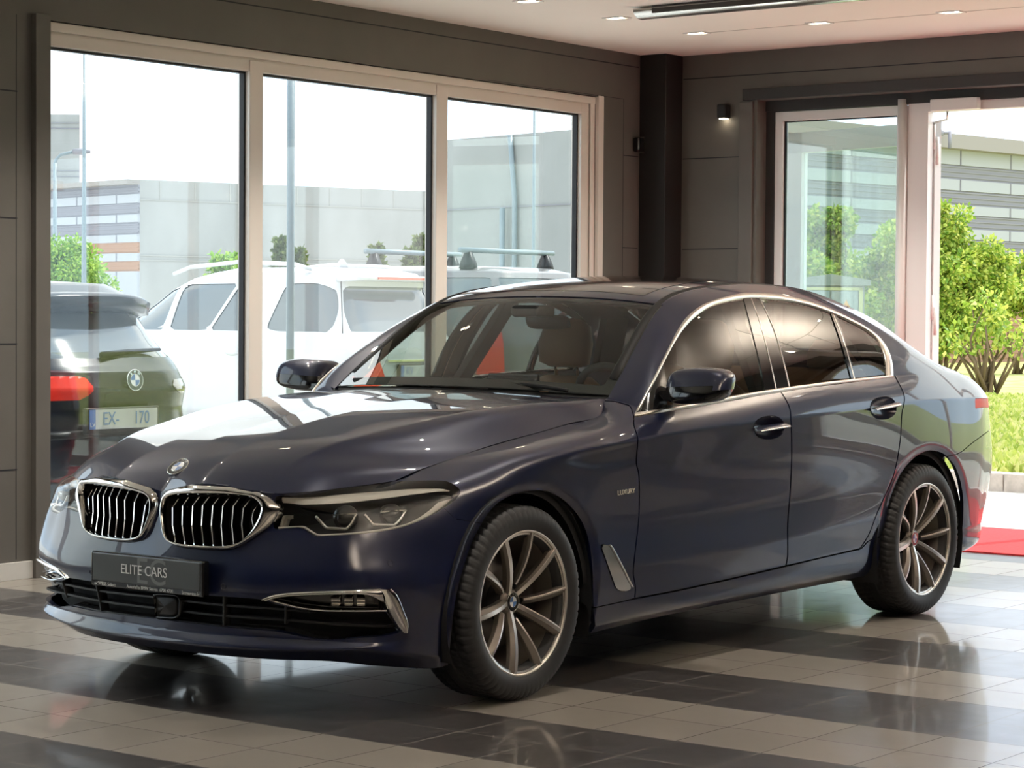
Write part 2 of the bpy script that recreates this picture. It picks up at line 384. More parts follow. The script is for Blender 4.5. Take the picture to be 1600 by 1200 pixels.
# door closer above the open doorway
t = thing('door_closer', 'cream overhead door closer fixed above the open doorway', 'door closer', (XF1, -.95, 2.69))
MB().box((0, -.165, -.035), (.06, .165, .04)).build('closer_body', M['frame_white'], t, bevel=.006)
MB().tube([(.02, -.06, -.035), (-.02, -.08, -.085), (-.06, -.20, -.10)], .008, 8).build('closer_arm', M['satin'], t, True)
# red mat at the door
o = sbox('door_mat', (-7.0, -1.45, 0), (-5.58, 2.6, .010), M['red']); tag(o, 'long red carpet mat inside the open doorway', 'mat')
# wall lamp, sensor, ceiling fixture, downlights
t = thing('wall_light', 'small black cube wall light lit underneath beside the entrance', 'wall light', (XR, -2.60, 2.715))
MB().box((0, -.035, -.045), (.075, .035, .05)).build('lamp_body', M['plastic'], t, bevel=.01)
MB().box((.015, -.022, -.050), (.06, .022, -.044)).build('lamp_lens', M['lamp'], t)
t = thing('wall_sensor', 'small black sensor on the grey wall beside the dark corner column', 'sensor', (-6.665, YL, 2.50))
MB().box((-.015, 0, -.05), (.06, .055, .05)).build('sensor_body', M['gloss_black'], t, bevel=.015)
MB().box((-.018, .01, -.055), (-.012, .05, .055)).build('sensor_bracket', M['satin'], t)
t = thing('ceiling_fixture', 'half-round silver and black fixture hanging from the ceiling, cut by the top edge', 'ceiling fixture', (-4.72, -.5, ZC))
V, F = loft([np.array([(.075*math.cos(a), y, -.012+.05*math.sin(a)) for a in np.linspace(math.pi, 2*math.pi, 13)]) for y in (-1.33, 1.2)], False); o = mk('reflector', V, F, M['satin'], t, True); md = o.modifiers.new('solid', 'SOLIDIFY'); md.thickness = .004
MB().prism([(.11*math.cos(a)*0+v[0], v[1]) for a, v in ((0, (-.012, .075)), (0, (-.012, -.075)), (0, (-.06, -.03)), (0, (-.06, .03)))], 1, -1.33, -1.325).build('end_cap', M['satin'], t)
MB().box((-.05, -1.2, -.02), (.06, 1.2, 0)).box((.035, -1.2, -.045), (.078, 1.2, -.004)).build('housing', M['gloss_black'], t)
dls = [(-5.862+.885*k, -2.175) for k in range(13)]+[(-5.862, -1.298+.875*k) for k in range(4)]+[(-3.2+2.2*k, y) for k in range(4) for y in (1.2,)]
dl0 = None; seen_lab = {0: 'small recessed ceiling light at the corner where both light rows meet', 1: 'small recessed ceiling light along the window wall, second from the corner', 2: 'small recessed ceiling light along the window wall, third from the corner', 13: 'small recessed ceiling light along the door wall, next to the corner one', 14: 'small recessed ceiling light along the door wall, farthest right in view'}
def make_dl():
    t = thing('ceiling_downlight', '', 'ceiling light', (0, 0, ZC), 'recessed ceiling lights')
    MB().box((-.050, -.075, -.006), (.050, -.060, .0)).box((-.050, .060, -.006), (.050, .075, 0)).box((-.050, -.06, -.006), (-.036, .06, 0)).box((.036, -.06, -.006), (.050, .06, 0)).build('rim', M['frame_white'], t)
    for y in (-.028, .028): MB().lathe([(0, -.003), (.022, -.003), (.024, 0)], 2, (0, y, 0), 16).build('bulb', M['lamp'], t)
    return t
DLW = 30.0; UPW = 26.0
dl_data = bpy.data.lights.new('downlight', 'SPOT'); dl_data.energy = DLW; dl_data.color = (1.0, .93, .83); dl_data.spot_size = math.radians(105); dl_data.spot_blend = .7; dl_data.shadow_soft_size = .02
for i, (x, y) in enumerate(dls):
    if i == 0: dl0 = make_dl(); o = dl0
    else: o = dup(dl0)
    o.location = (x, y, ZC); o['label'] = seen_lab.get(i, 'small recessed ceiling light in the rows behind the camera')
    l = bpy.data.objects.new('downlight_lamp', dl_data); COL.objects.link(l); l.parent = o; l.location = (0, 0, -.03)
sbox('trim_11', (-5.90, -2.10, ZC-.001), (-5.885, 9, ZC+.01), pmat('ceiling_groove', (.45, .40, .35), .8), kind='structure')

up_d = bpy.data.lights.new('uplight', 'AREA'); up_d.shape = 'RECTANGLE'; up_d.size = 1.5; up_d.size_y = .10; up_d.energy = UPW; up_d.color = (1.0, .90, .78)  # added fill lamps with invented trays, unseen, to brighten the ceiling
ul0 = None
for x, y in ((-5.3, 1.9), (-2.2, 4.6), (1.4, 4.6), (5.0, 4.6)):
    if True:
        if ul0 is None:
            t = ul0 = thing('added_uplight', 'added white uplight tray brightening the ceiling, unseen outside the frame', 'added fill light', (0, 0, 0), 'added uplights')
            MB().box((-.8, -.07, 2.30), (.8, .07, 2.31)).box((-.8, -.07, 2.31), (.8, -.06, 2.38)).box((-.8, .06, 2.31), (.8, .07, 2.38)).build('tray', M['frame_white'], t)
            [MB().tube([(q, 0, 2.31), (q, 0, ZC)], .004, 6).build('cable', M['black'], t) for q in (-.6, .6)]
        else: t = dup(ul0)
        t.location = (x, y, 0)
        ud = up_d.copy(); ud.energy = 70.0 if x == -5.3 else UPW; l = bpy.data.objects.new('added_fill_lamp', ud); COL.objects.link(l); l.parent = t; l.location = (0, 0, 2.33); l.rotation_euler = (math.pi, 0, 0)
# ================================================================== the sedan: body surface
# feature lines of the left half (x forward, y left, z up; front axle at x = 0), each {station: (x, y, z)}
UST = {0: 0, 1: .21, 2: .48, 3: .66, 4: .87, 5: 1.04, 6: 1.2, 7: 1.4, 8: 1.6, 9: 1.83, '9a': 2.02, '9b': 2.10, '9c': 2.16, '9d': 2.23,
       11: 2.35, '11b': 2.58, 12: 2.8, 13: 3.17, 14: 3.6, 15: 4.0, 16: 4.375, 17: 4.76, 18: 5.06, 19: 5.36, 20: 5.6, 21: 6.1}
SEQ = [0, 1, 2, 3, 4, 5, 6, 7, 8, 9, 11, 12, 13, 14, 15, 16, 17, 18, 19, 20, 21]
def row(*pts, seq=SEQ): return dict(zip(seq, pts))
LV = [
 row((.835,0,.188),(.825,.21,.188),(.775,.47,.19),(.70,.63,.192),(.585,.765,.175),(.40,.845,.155),(.2,.86,.165),(0,.86,.17),(-.2,.86,.172),(-.42,.845,.174),(-.95,.838,.188),(-1.4,.838,.193),(-1.77,.838,.196),(-2.2,.838,.199),(-2.6,.84,.204),(-2.975,.85,.22),(-3.36,.85,.235),(-3.62,.815,.235),(-3.83,.70,.235),(-3.93,.5,.24),(-3.97,0,.24)),
 row((.893,0,.224),(.883,.21,.225),(.836,.47,.229),(.765,.655,.236),(.645,.808,.236),(.41,.868,.195),(.2,.885,.2),(0,.89,.2),(-.2,.885,.2),(-.42,.872,.205),(-.95,.865,.214),(-1.4,.865,.22),(-1.77,.865,.224),(-2.2,.866,.23),(-2.6,.868,.235),(-2.975,.88,.25),(-3.36,.875,.26),(-3.65,.84,.26),(-3.87,.72,.26),(-3.98,.5,.265),(-4.02,0,.265)),
 row((.872,0,.262),(.862,.21,.265),(.815,.47,.27),(.745,.65,.268),(.64,.805,.265),(.41,.878,.27),(.2,.9,.28),(0,.905,.285),(-.2,.9,.285),(-.42,.89,.283),(-.95,.881,.293),(-1.4,.880,.304),(-1.77,.880,.318),(-2.2,.881,.333),(-2.6,.886,.345),(-2.975,.90,.35),(-3.36,.89,.35),(-3.66,.85,.35),(-3.89,.73,.35),(-4.01,.5,.355),(-4.05,0,.355)),
 row((.885,0,.40),(.875,.21,.40),(.844,.47,.405),(.78,.66,.42),(.655,.825,.437),(.42,.890,.42),(.2,.91,.42),(0,.915,.42),(-.2,.912,.415),(-.42,.905,.41),(-.95,.903,.412),(-1.4,.904,.42),(-1.77,.904,.43),(-2.2,.905,.445),(-2.6,.908,.46),(-2.975,.92,.47),(-3.36,.908,.47),(-3.66,.865,.47),(-3.92,.75,.47),(-4.05,.5,.475),(-4.09,0,.475)),
 row((.882,0,.50),(.872,.21,.50),(.84,.45,.505),(.785,.63,.515),(.672,.80,.525),(.43,.882,.53),(.2,.908,.54),(0,.915,.55),(-.2,.91,.55),(-.42,.900,.55),(-.95,.897,.555),(-1.4,.898,.56),(-1.77,.899,.57),(-2.2,.905,.58),(-2.6,.912,.59),(-2.975,.928,.59),(-3.36,.915,.58),(-3.67,.875,.58),(-3.94,.76,.58),(-4.06,.5,.58),(-4.10,0,.58)),
 row((.862,0,.60),(.855,.21,.61),(.80,.46,.615),(.757,.62,.612),(.668,.768,.617),(.43,.868,.64),(.2,.895,.66),(0,.91,.67),(-.2,.91,.675),(-.42,.905,.68),(-.95,.907,.69),(-1.4,.911,.70),(-1.77,.914,.71),(-2.2,.917,.72),(-2.6,.922,.73),(-2.975,.934,.72),(-3.36,.922,.70),(-3.67,.882,.69),(-3.95,.76,.68),(-4.06,.5,.68),(-4.09,0,.68)),
 row((.852,0,.66),(.855,.21,.68),(.79,.475,.675),(.745,.62,.67),(.645,.755,.68),(.41,.852,.705),(.2,.890,.737),(0,.908,.757),(-.2,.912,.773),(-.42,.914,.787),(-.95,.919,.81),(-1.4,.922,.825),(-1.77,.925,.835),(-2.2,.928,.85),(-2.6,.931,.86),(-2.975,.936,.85),(-3.36,.922,.83),(-3.67,.882,.81),(-3.94,.75,.80),(-4.05,.5,.79),(-4.08,0,.79)),
 row((.848,0,.695),(.857,.21,.725),(.787,.482,.712),(.735,.62,.712),(.615,.735,.728),(.38,.825,.758),(.2,.858,.79),(0,.893,.825),(-.2,.913,.845),(-.42,.922,.862),(-.95,.930,.895),(-1.4,.932,.915),(-1.77,.933,.925),(-2.2,.934,.94),(-2.6,.934,.955),(-2.975,.932,.965),(-3.36,.913,.962),(-3.67,.873,.955),(-3.93,.735,.94),(-4.02,.5,.93),(-4.05,0,.93)),
 dict(row((.846,0,.712),(.859,.21,.747),(.786,.485,.727),(.70,.622,.735),(.535,.718,.755),(.34,.778,.785),(.2,.805,.812),(0,.840,.852),(-.2,.860,.878),(-.42,.872,.903),(-.95,.908,.946),(-1.4,.909,.970),(-1.77,.909,.988),(-2.2,.908,1.006),(-2.6,.905,1.019),(-2.975,.905,1.023),(-3.36,.886,1.01),(-3.68,.843,1.0),(-3.92,.70,.985),(-4.02,.48,.98),(-4.05,0,.98)),
      **{'9a': (-.63,.858,.932), '9b': (-.71,.85,.952), '9c': (-.765,.872,.952), '9d': (-.82,.904,.943)}),
 dict(row((.843,0,.726),(.86,.21,.765),(.785,.487,.742),(.66,.625,.757),(.44,.70,.776),(.30,.716,.812),(.2,.72,.832),(0,.722,.865),(-.2,.722,.893),(-.45,.724,.926),(-.95,.875,.984),(-1.4,.878,1.014),(-1.77,.879,1.038),(-2.2,.877,1.06),(-2.6,.870,1.073),(-2.975,.876,1.078),(-3.36,.856,1.06),(-3.66,.808,1.043),(-3.90,.67,1.02),(-4.00,.45,1.01),(-4.03,0,1.01)),
      **{'9a': (-.735,.722,.972), '9b': (-.794,.691,1.018), '9c': (-.808,.80,.998), '9d': (-.82,.872,.974)}),
]
GSEQ = ['9b', '9c', '9d', 11, '11b', 12, 13, 14, 15, 16, 17, 18, 19]
GV = [
 row((-.796,.6915,1.0185),(-.825,.79,1.02),(-.865,.845,1.03),(-1.0,.842,1.065),(-1.215,.839,1.10),(-1.41,.838,1.13),(-1.77,.838,1.15),(-2.2,.838,1.165),(-2.6,.835,1.165),(-2.98,.846,1.14),(-3.36,.833,1.088),(-3.655,.785,1.057),(-3.92,.66,1.025), seq=GSEQ),
 row((-.798,.692,1.019),(-.845,.77,1.045),(-.91,.81,1.085),(-1.05,.80,1.145),(-1.25,.785,1.205),(-1.42,.778,1.25),(-1.775,.775,1.28),(-2.2,.775,1.285),(-2.6,.78,1.265),(-2.985,.808,1.20),(-3.36,.80,1.112),(-3.65,.762,1.068),(-3.94,.65,1.03), seq=GSEQ),
 row((-.80,.6925,1.0195),(-.87,.735,1.07),(-.96,.75,1.14),(-1.10,.735,1.225),(-1.28,.712,1.305),(-1.43,.70,1.355),(-1.78,.685,1.40),(-2.2,.69,1.395),(-2.6,.70,1.358),(-2.99,.752,1.252),(-3.36,.748,1.136),(-3.64,.732,1.079),(-3.955,.64,1.033), seq=GSEQ),
 row((-.802,.693,1.02),(-.90,.678,1.095),(-1.02,.655,1.185),(-1.16,.625,1.285),(-1.33,.592,1.378),(-1.46,.580,1.420),(-1.80,.568,1.462),(-2.2,.570,1.468),(-2.6,.58,1.432),(-3.0,.652,1.318),(-3.36,.668,1.176),(-3.62,.69,1.092),(-3.97,.62,1.035), seq=GSEQ),
]
CEN = row((-.625,0,1.043),(-.75,0,1.116),(-.885,0,1.192),(-1.05,0,1.287),(-1.29,0,1.412),(-1.45,0,1.456),(-1.8,0,1.500),(-2.2,0,1.503),(-2.62,0,1.468),(-2.98,0,1.372),(-3.32,0,1.222),(-3.62,0,1.11),(-3.97,0,1.055), seq=GSEQ)

def herm(d, uq, cr=()):
    """smooth curve through {station: point}; stations in cr get a corner"""
    ks = sorted(d, key=lambda s: UST[s]); us = np.array([UST[s] for s in ks], float); P = np.array([d[s] for s in ks], float)
    n = len(us); h = np.diff(us); dl = np.diff(P, axis=0)/h[:, None]
    T = np.zeros_like(P)
    T[1:-1] = (dl[:-1]*h[1:, None] + dl[1:]*h[:-1, None])/(h[1:]+h[:-1])[:, None]
    T[0] = dl[0]*1.5 - T[1]*.5; T[-1] = dl[-1]*1.5 - T[-2]*.5
    TL, TR = T.copy(), T.copy()
    for i, s in enumerate(ks):
        if s in cr: TL[i] = dl[i-1]; TR[i] = dl[i]
    i = np.clip(np.searchsorted(us, uq, side='right')-1, 0, n-2); t = ((uq-us[i])/h[i])[:, None]; H = h[i][:, None]
    return (2*t**3-3*t**2+1)*P[i] + (t**3-2*t**2+t)*H*TR[i] + (-2*t**3+3*t**2)*P[i+1] + (t**3-t**2)*H*TL[i+1]
def spl(kn, q):
    """matrix of the natural cubic spline through knots kn evaluated at q"""
    kn = np.asarray(kn, float); n = len(kn); h = np.diff(kn); A = np.eye(n); B = np.zeros((n, n))
    for i in range(1, n-1):
        A[i, i-1] = h[i-1]; A[i, i] = 2*(h[i-1]+h[i]); A[i, i+1] = h[i]
        B[i, i-1] = 6/h[i-1]; B[i, i] = -6/h[i-1]-6/h[i]; B[i, i+1] = 6/h[i]
    K = np.linalg.solve(A, B); W = np.zeros((len(q), n)); I = np.eye(n)
    for r, x in enumerate(q):
        i = min(max(np.searchsorted(kn, x, side='right')-1, 0), n-2); a = (kn[i+1]-x)/h[i]; b = 1-a
        W[r] = a*I[i] + b*I[i+1] + ((a**3-a)*K[i] + (b**3-b)*K[i+1])*h[i]**2/6
    return W
def split_spl(kn, q, cuts):
    W = np.zeros((len(q), len(kn))); e = [0]+list(cuts)+[len(kn)-1]
    for a, b in zip(e[:-1], e[1:]):
        m = (q >= kn[a]-1e-12) & (q <= kn[b]+1e-12)
        W[m] = 0; W[np.ix_(m, range(a, b+1))] = spl(kn[a:b+1], q[m]) if b-a > 1 else np.stack([(kn[b]-q[m])/(kn[b]-kn[a]), (q[m]-kn[a])/(kn[b]-kn[a])], 1)
    return W
def sstep(x, a, b):
    t = np.clip((x-a)/(b-a), 0, 1); return t*t*(3-2*t)

KN = np.array([0, .035, .11, .24, .37, .50, .61, .70, .765, .83, .94, 1.08, 1.22, 1.37])
uq = np.unique(np.concatenate([np.arange(0, 1.3, .0105), np.arange(1.3, 5.0, .013), np.arange(5.0, 6.1001, .02), [UST['9b'], UST[19]]]))
nL = [4, 8, 12, 12, 12, 10, 9, 8, 8]; nG = [9, 10, 10, 10]
vL = np.concatenate([np.linspace(KN[i], KN[i+1], nL[i], endpoint=False) for i in range(9)]+[[KN[9]]])
vG = np.concatenate([np.linspace(KN[9+i], KN[10+i], nG[i], endpoint=False) for i in range(4)]+[[KN[13]]])[1:]
LVu = np.stack([herm(d, uq) for d in LV]); gm = (uq >= UST['9b']-1e-9) & (uq <= UST[19]+1e-9); ug = uq[gm]
GVu = np.stack([herm(d, ug) for d in GV])
AL = np.concatenate([LVu[:, gm], GVu])                                   # 14 lines over the greenhouse
cw = np.interp(uq, [0, 1.1, 1.5, 1.9, 4.9, 5.3, 6.1], [0, 0, .0, .92, .92, .6, .5])[None, :, None]
lw = np.interp(uq, [0, .9, 1.1, 6.1], [.85, .85, .8, .8])[None, :, None]       # lower crease at the sill edge
Wl0 = spl(KN[:10], vL); Wl1 = split_spl(KN[:10], vL, [7]); Wl2 = split_spl(KN[:10], vL, [1, 2]); Wl3 = split_spl(KN[:10], vL, [1, 2, 7])
ein = lambda W, P: np.einsum('vk,kuc->vuc', W, P)
c3 = np.interp(uq, [0, 1.9, 2.1, 4.0, 4.2, 6.1], [0, 0, .7, .7, 0, 0])[None, :, None]
SL = (1-lw)*((1-cw)*ein(Wl0, LVu) + cw*ein(Wl1, LVu)) + lw*((1-cw)*ein(Wl2, LVu) + cw*ein(Wl3, LVu))
SL = (1-c3)*SL + c3*ein(split_spl(KN[:10], vL, [2, 3, 7]), LVu)
sm_w = sstep(ug, 4.15, 4.6)[None, :, None]                              # behind the side windows the shoulder runs smoothly up
vA = np.concatenate([vL, vG]); Wj = split_spl(KN, vA, [2, 7]); Ws = split_spl(KN, vA, [2, 7, 9])
SA = sm_w*ein(Wj, AL) + (1-sm_w)*ein(Ws, AL)
nl = len(vL)
SLg = SL.copy(); SLg[:, gm] = sm_w*SA[:nl] + (1-sm_w)*SL[:, gm]
SG = SA[nl:]
def grid_tris(n, m, wrap=None):
    i, j = np.meshgrid(np.arange(n-1), np.arange(m-1), indexing='ij'); a = (i*m+j).ravel(); b = a+1; c = a+m; d = c+1
    return np.concatenate([np.stack([a, b, d], 1), np.stack([a, d, c], 1)])
def vnormals(V, F):
    fn = np.cross(V[F[:, 1]]-V[F[:, 0]], V[F[:, 2]]-V[F[:, 0]]); N = np.zeros_like(V)
    for k in range(3): np.add.at(N, F[:, k], fn)
    l = np.linalg.norm(N, axis=1, keepdims=True); return N/np.maximum(l, 1e-12)
nU = len(uq); gi = np.where(gm)[0]
VA = np.concatenate([SLg.reshape(-1, 3), SG.reshape(-1, 3)])
FA = grid_tris(nl, nU)
top = (nl-1)*nU + gi; gid = np.concatenate([top[None], nl*nU + np.arange(SG.shape[0]*len(gi)).reshape(SG.shape[0], -1)])
g2 = grid_tris(gid.shape[0], gid.shape[1]); FA = np.concatenate([FA, gid.ravel()[g2]])
ar = np.linalg.norm(np.cross(VA[FA[:, 1]]-VA[FA[:, 0]], VA[FA[:, 2]]-VA[FA[:, 0]]), axis=1); FA = FA[ar > 1e-10]
FA = FA[:, ::-1] if vnormals(VA, FA)[nl//2*nU+nU//2][1] < 0 else FA
# ---- outlines traced in the photograph's frame, used as cutting curves on the left side
def poly(pts, closed=True, n=6):
    """smooth polyline through points; a point written (u, v, 1) stays a corner"""
    P = [np.array(p[:2], float) for p in pts]; C = [len(p) > 2 for p in pts]; m = len(P); out = []
    rng = range(m) if closed else range(m-1)
    for i in rng:
        p0, p1, p2, p3 = P[(i-1) % m], P[i], P[(i+1) % m], P[(i+2) % m]
        if not closed and i == 0: p0 = p1
        if not closed and i == m-2: p3 = p2
        d = np.linalg.norm(p2-p1)
        t1 = (p2-p1) if C[i] else (p2-p0)*d/max(np.linalg.norm(p1-p0)+d, 1e-9)
        t2 = (p2-p1) if C[(i+1) % m] else (p3-p1)*d/max(np.linalg.norm(p3-p2)+d, 1e-9)
        for k in range(n):
            t = k/n; out.append((2*t**3-3*t**2+1)*p1+(t**3-2*t**2+t)*t1+(-2*t**3+3*t**2)*p2+(t**3-t**2)*t2)
    if not closed: out.append(P[-1])
    return np.array(out)
def sdf(Q, pl, closed=True):
    """signed pixel distance of points Q to polygon pl (negative inside), or unsigned to an open line"""
    A = pl; B = np.roll(pl, -1, 0)
    if not closed: A, B = pl[:-1], pl[1:]
    D = np.full(len(Q), 1e9); ins = np.zeros(len(Q), bool)
    for a, b in zip(A, B):
        ab = b-a; w = Q-a; t = np.clip((w@ab)/max(ab@ab, 1e-12), 0, 1); D = np.minimum(D, np.hypot(*(w-t[:, None]*ab).T))
        if closed:
            c = ((a[1] > Q[:, 1]) != (b[1] > Q[:, 1])); x = a[0]+(Q[:, 1]-a[1])*(b[0]-a[0])/np.where(b[1] == a[1], 1e-12, b[1]-a[1]); ins ^= c & (Q[:, 0] < x)
    return np.where(ins, -D, D) if closed else D
def resamp(pl, n, closed=False):
    P = np.vstack([pl, pl[:1]]) if closed else np.asarray(pl, float)
    s = np.r_[0, np.cumsum(np.linalg.norm(np.diff(P, axis=0), axis=1))]; q = np.linspace(0, s[-1], n, endpoint=not closed)
    return np.stack([np.interp(q, s, P[:, k]) for k in range(P.shape[1])], 1)
P_FARCH = poly([(700,1035,1),(704.5,995),(706.8,972),(712.7,930),(722,892.7),(736,850.7),(752,818),(773,790),(796.7,774.8),(820,767.8),(848,766.7),(866.7,772.5),(885.4,785),(904,806),(915.7,829.7),(922.7,860),(926,895),(927,930),(929,960),(931,989,1),(931,1060,1),(700,1060,1)])
P_RARCH = poly([(1369,905,1),(1371,894),(1381,836),(1385,809),(1390,782),(1399,758),(1409.8,736),(1429,714.5),(1446.7,705),(1459.7,704),(1472.7,708),(1483,716),(1493,730),(1501,753),(1505,780),(1505,808),(1501.7,841.7),(1497,862),(1490,900,1)])
# flared lips around the arches
PXA = pix(VA); side = VA[:, 1] > .6
def lip(pl, w, amt, xr):
    m = side & (VA[:, 0] > xr[0]) & (VA[:, 0] < xr[1]); d = sdf(PXA[m], pl); k = np.clip(1-np.maximum(d, 0)/w, 0, 1)
    VA[np.where(m)[0], 1] -= amt*k**1.2
lip(P_FARCH, 13, .013, (-.46, .62)); lip(P_RARCH, 9, .012, (-3.5, -2.5))
# scooped breather field on the front wing
P_SCOOP = poly([(868,720,1),(905,708),(950,697),(997,686),(1010,683),(1010,722),(995,725),(960,732),(925,733),(895,728)])
m_ = side & (VA[:, 0] > -.8) & (VA[:, 0] < 0); d_ = sdf(PXA[m_], P_SCOOP)
VA[np.where(m_)[0], 1] -= .007*sstep(-d_, 0, 9)*np.interp(PXA[m_][:, 0], [868, 900, 985, 1010], [0, 1, .6, 0])
NA = vnormals(VA, FA); NA[np.abs(VA[:, 1]) < 1e-5, 1] = 0; PXA = pix(VA)
BODY = (VA, NA, FA)

def cut(ms, d):
    V, N, F = ms; s = d < 0; k = s[F].sum(1)
    mix = (k == 1) | (k == 2); Fm = F[mix]; sm = s[Fm]; one = k[mix] == 1
    lone = np.where(one, np.argmax(sm, 1), np.argmin(sm, 1)); r = np.arange(len(Fm))
    a = Fm[r, lone]; b = Fm[r, (lone+1) % 3]; c = Fm[r, (lone+2) % 3]
    E = np.sort(np.concatenate([np.stack([a, b], 1), np.stack([a, c], 1)]), 1); ue, inv = np.unique(E, axis=0, return_inverse=True); inv = inv.ravel()
    t = (d[ue[:, 0]]/(d[ue[:, 0]]-d[ue[:, 1]]))[:, None]
    nv = V[ue[:, 0]]*(1-t)+V[ue[:, 1]]*t; nn = N[ue[:, 0]]*(1-t)+N[ue[:, 1]]*t; nn /= np.maximum(np.linalg.norm(nn, axis=1, keepdims=True), 1e-9)
    V2 = np.concatenate([V, nv]); N2 = np.concatenate([N, nn]); p = len(V)+inv[:len(a)]; q = len(V)+inv[len(a):]
    T1 = np.stack([a, p, q], 1); T2 = np.concatenate([np.stack([p, b, c], 1), np.stack([p, c, q], 1)]); o2 = np.concatenate([one, one])
    return comp((V2, N2, np.concatenate([F[k == 3], T1[one], T2[~o2]]))), comp((V2, N2, np.concatenate([F[k == 0], T1[~one], T2[o2]])))
def comp(ms):
    V, N, F = ms
    if len(F) == 0: return V[:0], N[:0], F
    u, inv = np.unique(F, return_inverse=True); return V[u], N[u], inv.reshape(F.shape)
def psd(ms, pl, rule=None):
    """pixel distance to pl at the vertices of ms; vertices failing the rule count as outside"""
    d = sdf(pix(ms[0]), pl)
    if rule is not None: d = np.where(rule(ms[0]), d, np.abs(d)+5)
    return d
def trim(ms, pl, g=0.0, rule=None):
    """(inside, outside) of outline pl with a gap of g pixels on each side"""
    d = psd(ms, pl, rule)
    if g == 0: return cut(ms, d)
    i, _ = cut(ms, d+g); _, o = cut(ms, d-g); return i, o
def largest(ms):
    V, N, F = ms; lab = np.arange(len(V))
    while True:
        m = lab[F].min(1); new = lab.copy()
        for k in range(3): np.minimum.at(new, F[:, k], m)
        if (new == lab).all(): break
        lab = new[new]
    v, c = np.unique(lab[F[:, 0]], return_counts=True); return comp((V, N, F[lab[F[:, 0]] == v[c.argmax()]]))
def bedges(F):
    E = np.concatenate([F[:, [0, 1]], F[:, [1, 2]], F[:, [2, 0]]]); S = np.sort(E, 1); _, inv, cnt = np.unique(S, axis=0, return_inverse=True, return_counts=True)
    return E[cnt[inv.ravel()] == 1]
def flanged(ms, t):
    V, N, F = ms; E = bedges(F); E = E[~((np.abs(V[E[:, 0], 1]) < 1e-4) & (np.abs(V[E[:, 1], 1]) < 1e-4))]
    if t <= 0 or len(E) == 0: return ms
    u, inv = np.unique(E, return_inverse=True); e = inv.reshape(E.shape); n = len(V); k = len(u)
    V2 = np.concatenate([V, V[u], V[u]-N[u]*t])
    tang = np.zeros((k, 3)); dv = V[E[:, 1]]-V[E[:, 0]]; np.add.at(tang, e[:, 0], dv); np.add.at(tang, e[:, 1], dv)
    on = np.cross(tang, N[u]); on /= np.maximum(np.linalg.norm(on, axis=1, keepdims=True), 1e-9)
    a, b = n+e[:, 0], n+e[:, 1]; F2 = np.concatenate([F, np.stack([a, a+k, b+k], 1), np.stack([a, b+k, b], 1)])
    return V2, np.concatenate([N, on, on]), F2
def weld(ms):
    V, N, F = ms; c = np.where(np.abs(V[:, 1]) < 1e-5)[0]; _, first, inv = np.unique(np.round(V[c], 5)+0.0, axis=0, return_index=True, return_inverse=True)
    m = np.arange(len(V)); m[c] = c[first[inv.ravel()]]; return comp((V, N, m[F]))
MIR = np.array([1, -1, 1.0])
def mirror(ms): V, N, F = ms; return V*MIR, N*MIR, F[:, ::-1]
def join(*mss):
    V = []; N = []; F = []; b = 0
    for v, n, f in mss: V.append(v); N.append(n); F.append(f+b); b += len(v)
    return np.concatenate(V), np.concatenate(N), np.concatenate(F)
def panel(name, ms, mat, parent, both='mirror', fl=.012, off=0.0, label=None):
    """both: 'join' = one panel across the centre line, 'mirror' = one on each side, None = left only"""
    V, N, F = ms
    if off: ms = (V+N*off, N, F)
    ms = flanged(ms, fl); out = []
    if both == 'join': ms = weld(join(ms, mirror(ms)))
    pl, pr = parent if isinstance(parent, tuple) else (parent, parent)
    out.append(mk(name, ms[0], ms[2], mat, pl, True, ms[1], label=label))
    if both == 'mirror':
        m2 = mirror(ms); out.append(mk(name, m2[0], m2[2], mat, pr, True, m2[1], label=label))
    return out
FRONT = lambda V: V[:, 0] > .1
SIDE = lambda V: V[:, 1] > .56
# ---- points on the surface seen at a pixel
_fc = None
def S(pts, off=0.0, rule=None):
    """3-D points (and normals) of the body surface under the given pixels"""
    global _fc
    if _fc is None:
        f = FA[(NA[FA[:, 0]]*(CC-VA[FA[:, 0]])).sum(1) > -.2]; T = PXA[f]; dep = np.linalg.norm(VA[f].mean(1)-CC, axis=1)
        _fc = (f, T, T.min(1), T.max(1), dep)
    f, T, lo, hi, dep = _fc; R = []; RN = []
    for q in np.atleast_2d(np.asarray(pts, float)):
        c = np.where((lo[:, 0] <= q[0]+.01) & (hi[:, 0] >= q[0]-.01) & (lo[:, 1] <= q[1]+.01) & (hi[:, 1] >= q[1]-.01))[0]; best = None
        for k in c:
            a, b, d = T[k]; m = np.array([[b[0]-a[0], d[0]-a[0]], [b[1]-a[1], d[1]-a[1]]]); dt = np.linalg.det(m)
            if abs(dt) < 1e-9: continue
            s_, t_ = np.linalg.solve(m, q-a)
            if s_ >= -.02 and t_ >= -.02 and s_+t_ <= 1.02 and (best is None or dep[k] < best[0]): best = (dep[k], k, s_, t_)
        if best is None:
            fr = f[:, 0]; j = np.argmin(np.hypot(*(PXA[fr]-q).T)); R.append(VA[fr[j]]); RN.append(NA[fr[j]]); continue
        _, k, s_, t_ = best; i = f[k]; w = np.array([1-s_-t_, s_, t_]); n = w@NA[i]; R.append(w@VA[i]); RN.append(n/np.linalg.norm(n))
    R = np.array(R); RN = np.array(RN); return R+RN*off, RN
def both_sides(name, V, F, mat, parent, smooth=True, mirror_too=True, label=None):
    V = np.asarray(V); pl, pr = parent if isinstance(parent, tuple) else (parent, parent); o = [mk(name, V, F, mat, pl, smooth, label=label)]
    if mirror_too: o.append(mk(name, V*MIR, [tuple(reversed(f)) for f in F], mat, pr, smooth, label=label))
    return o
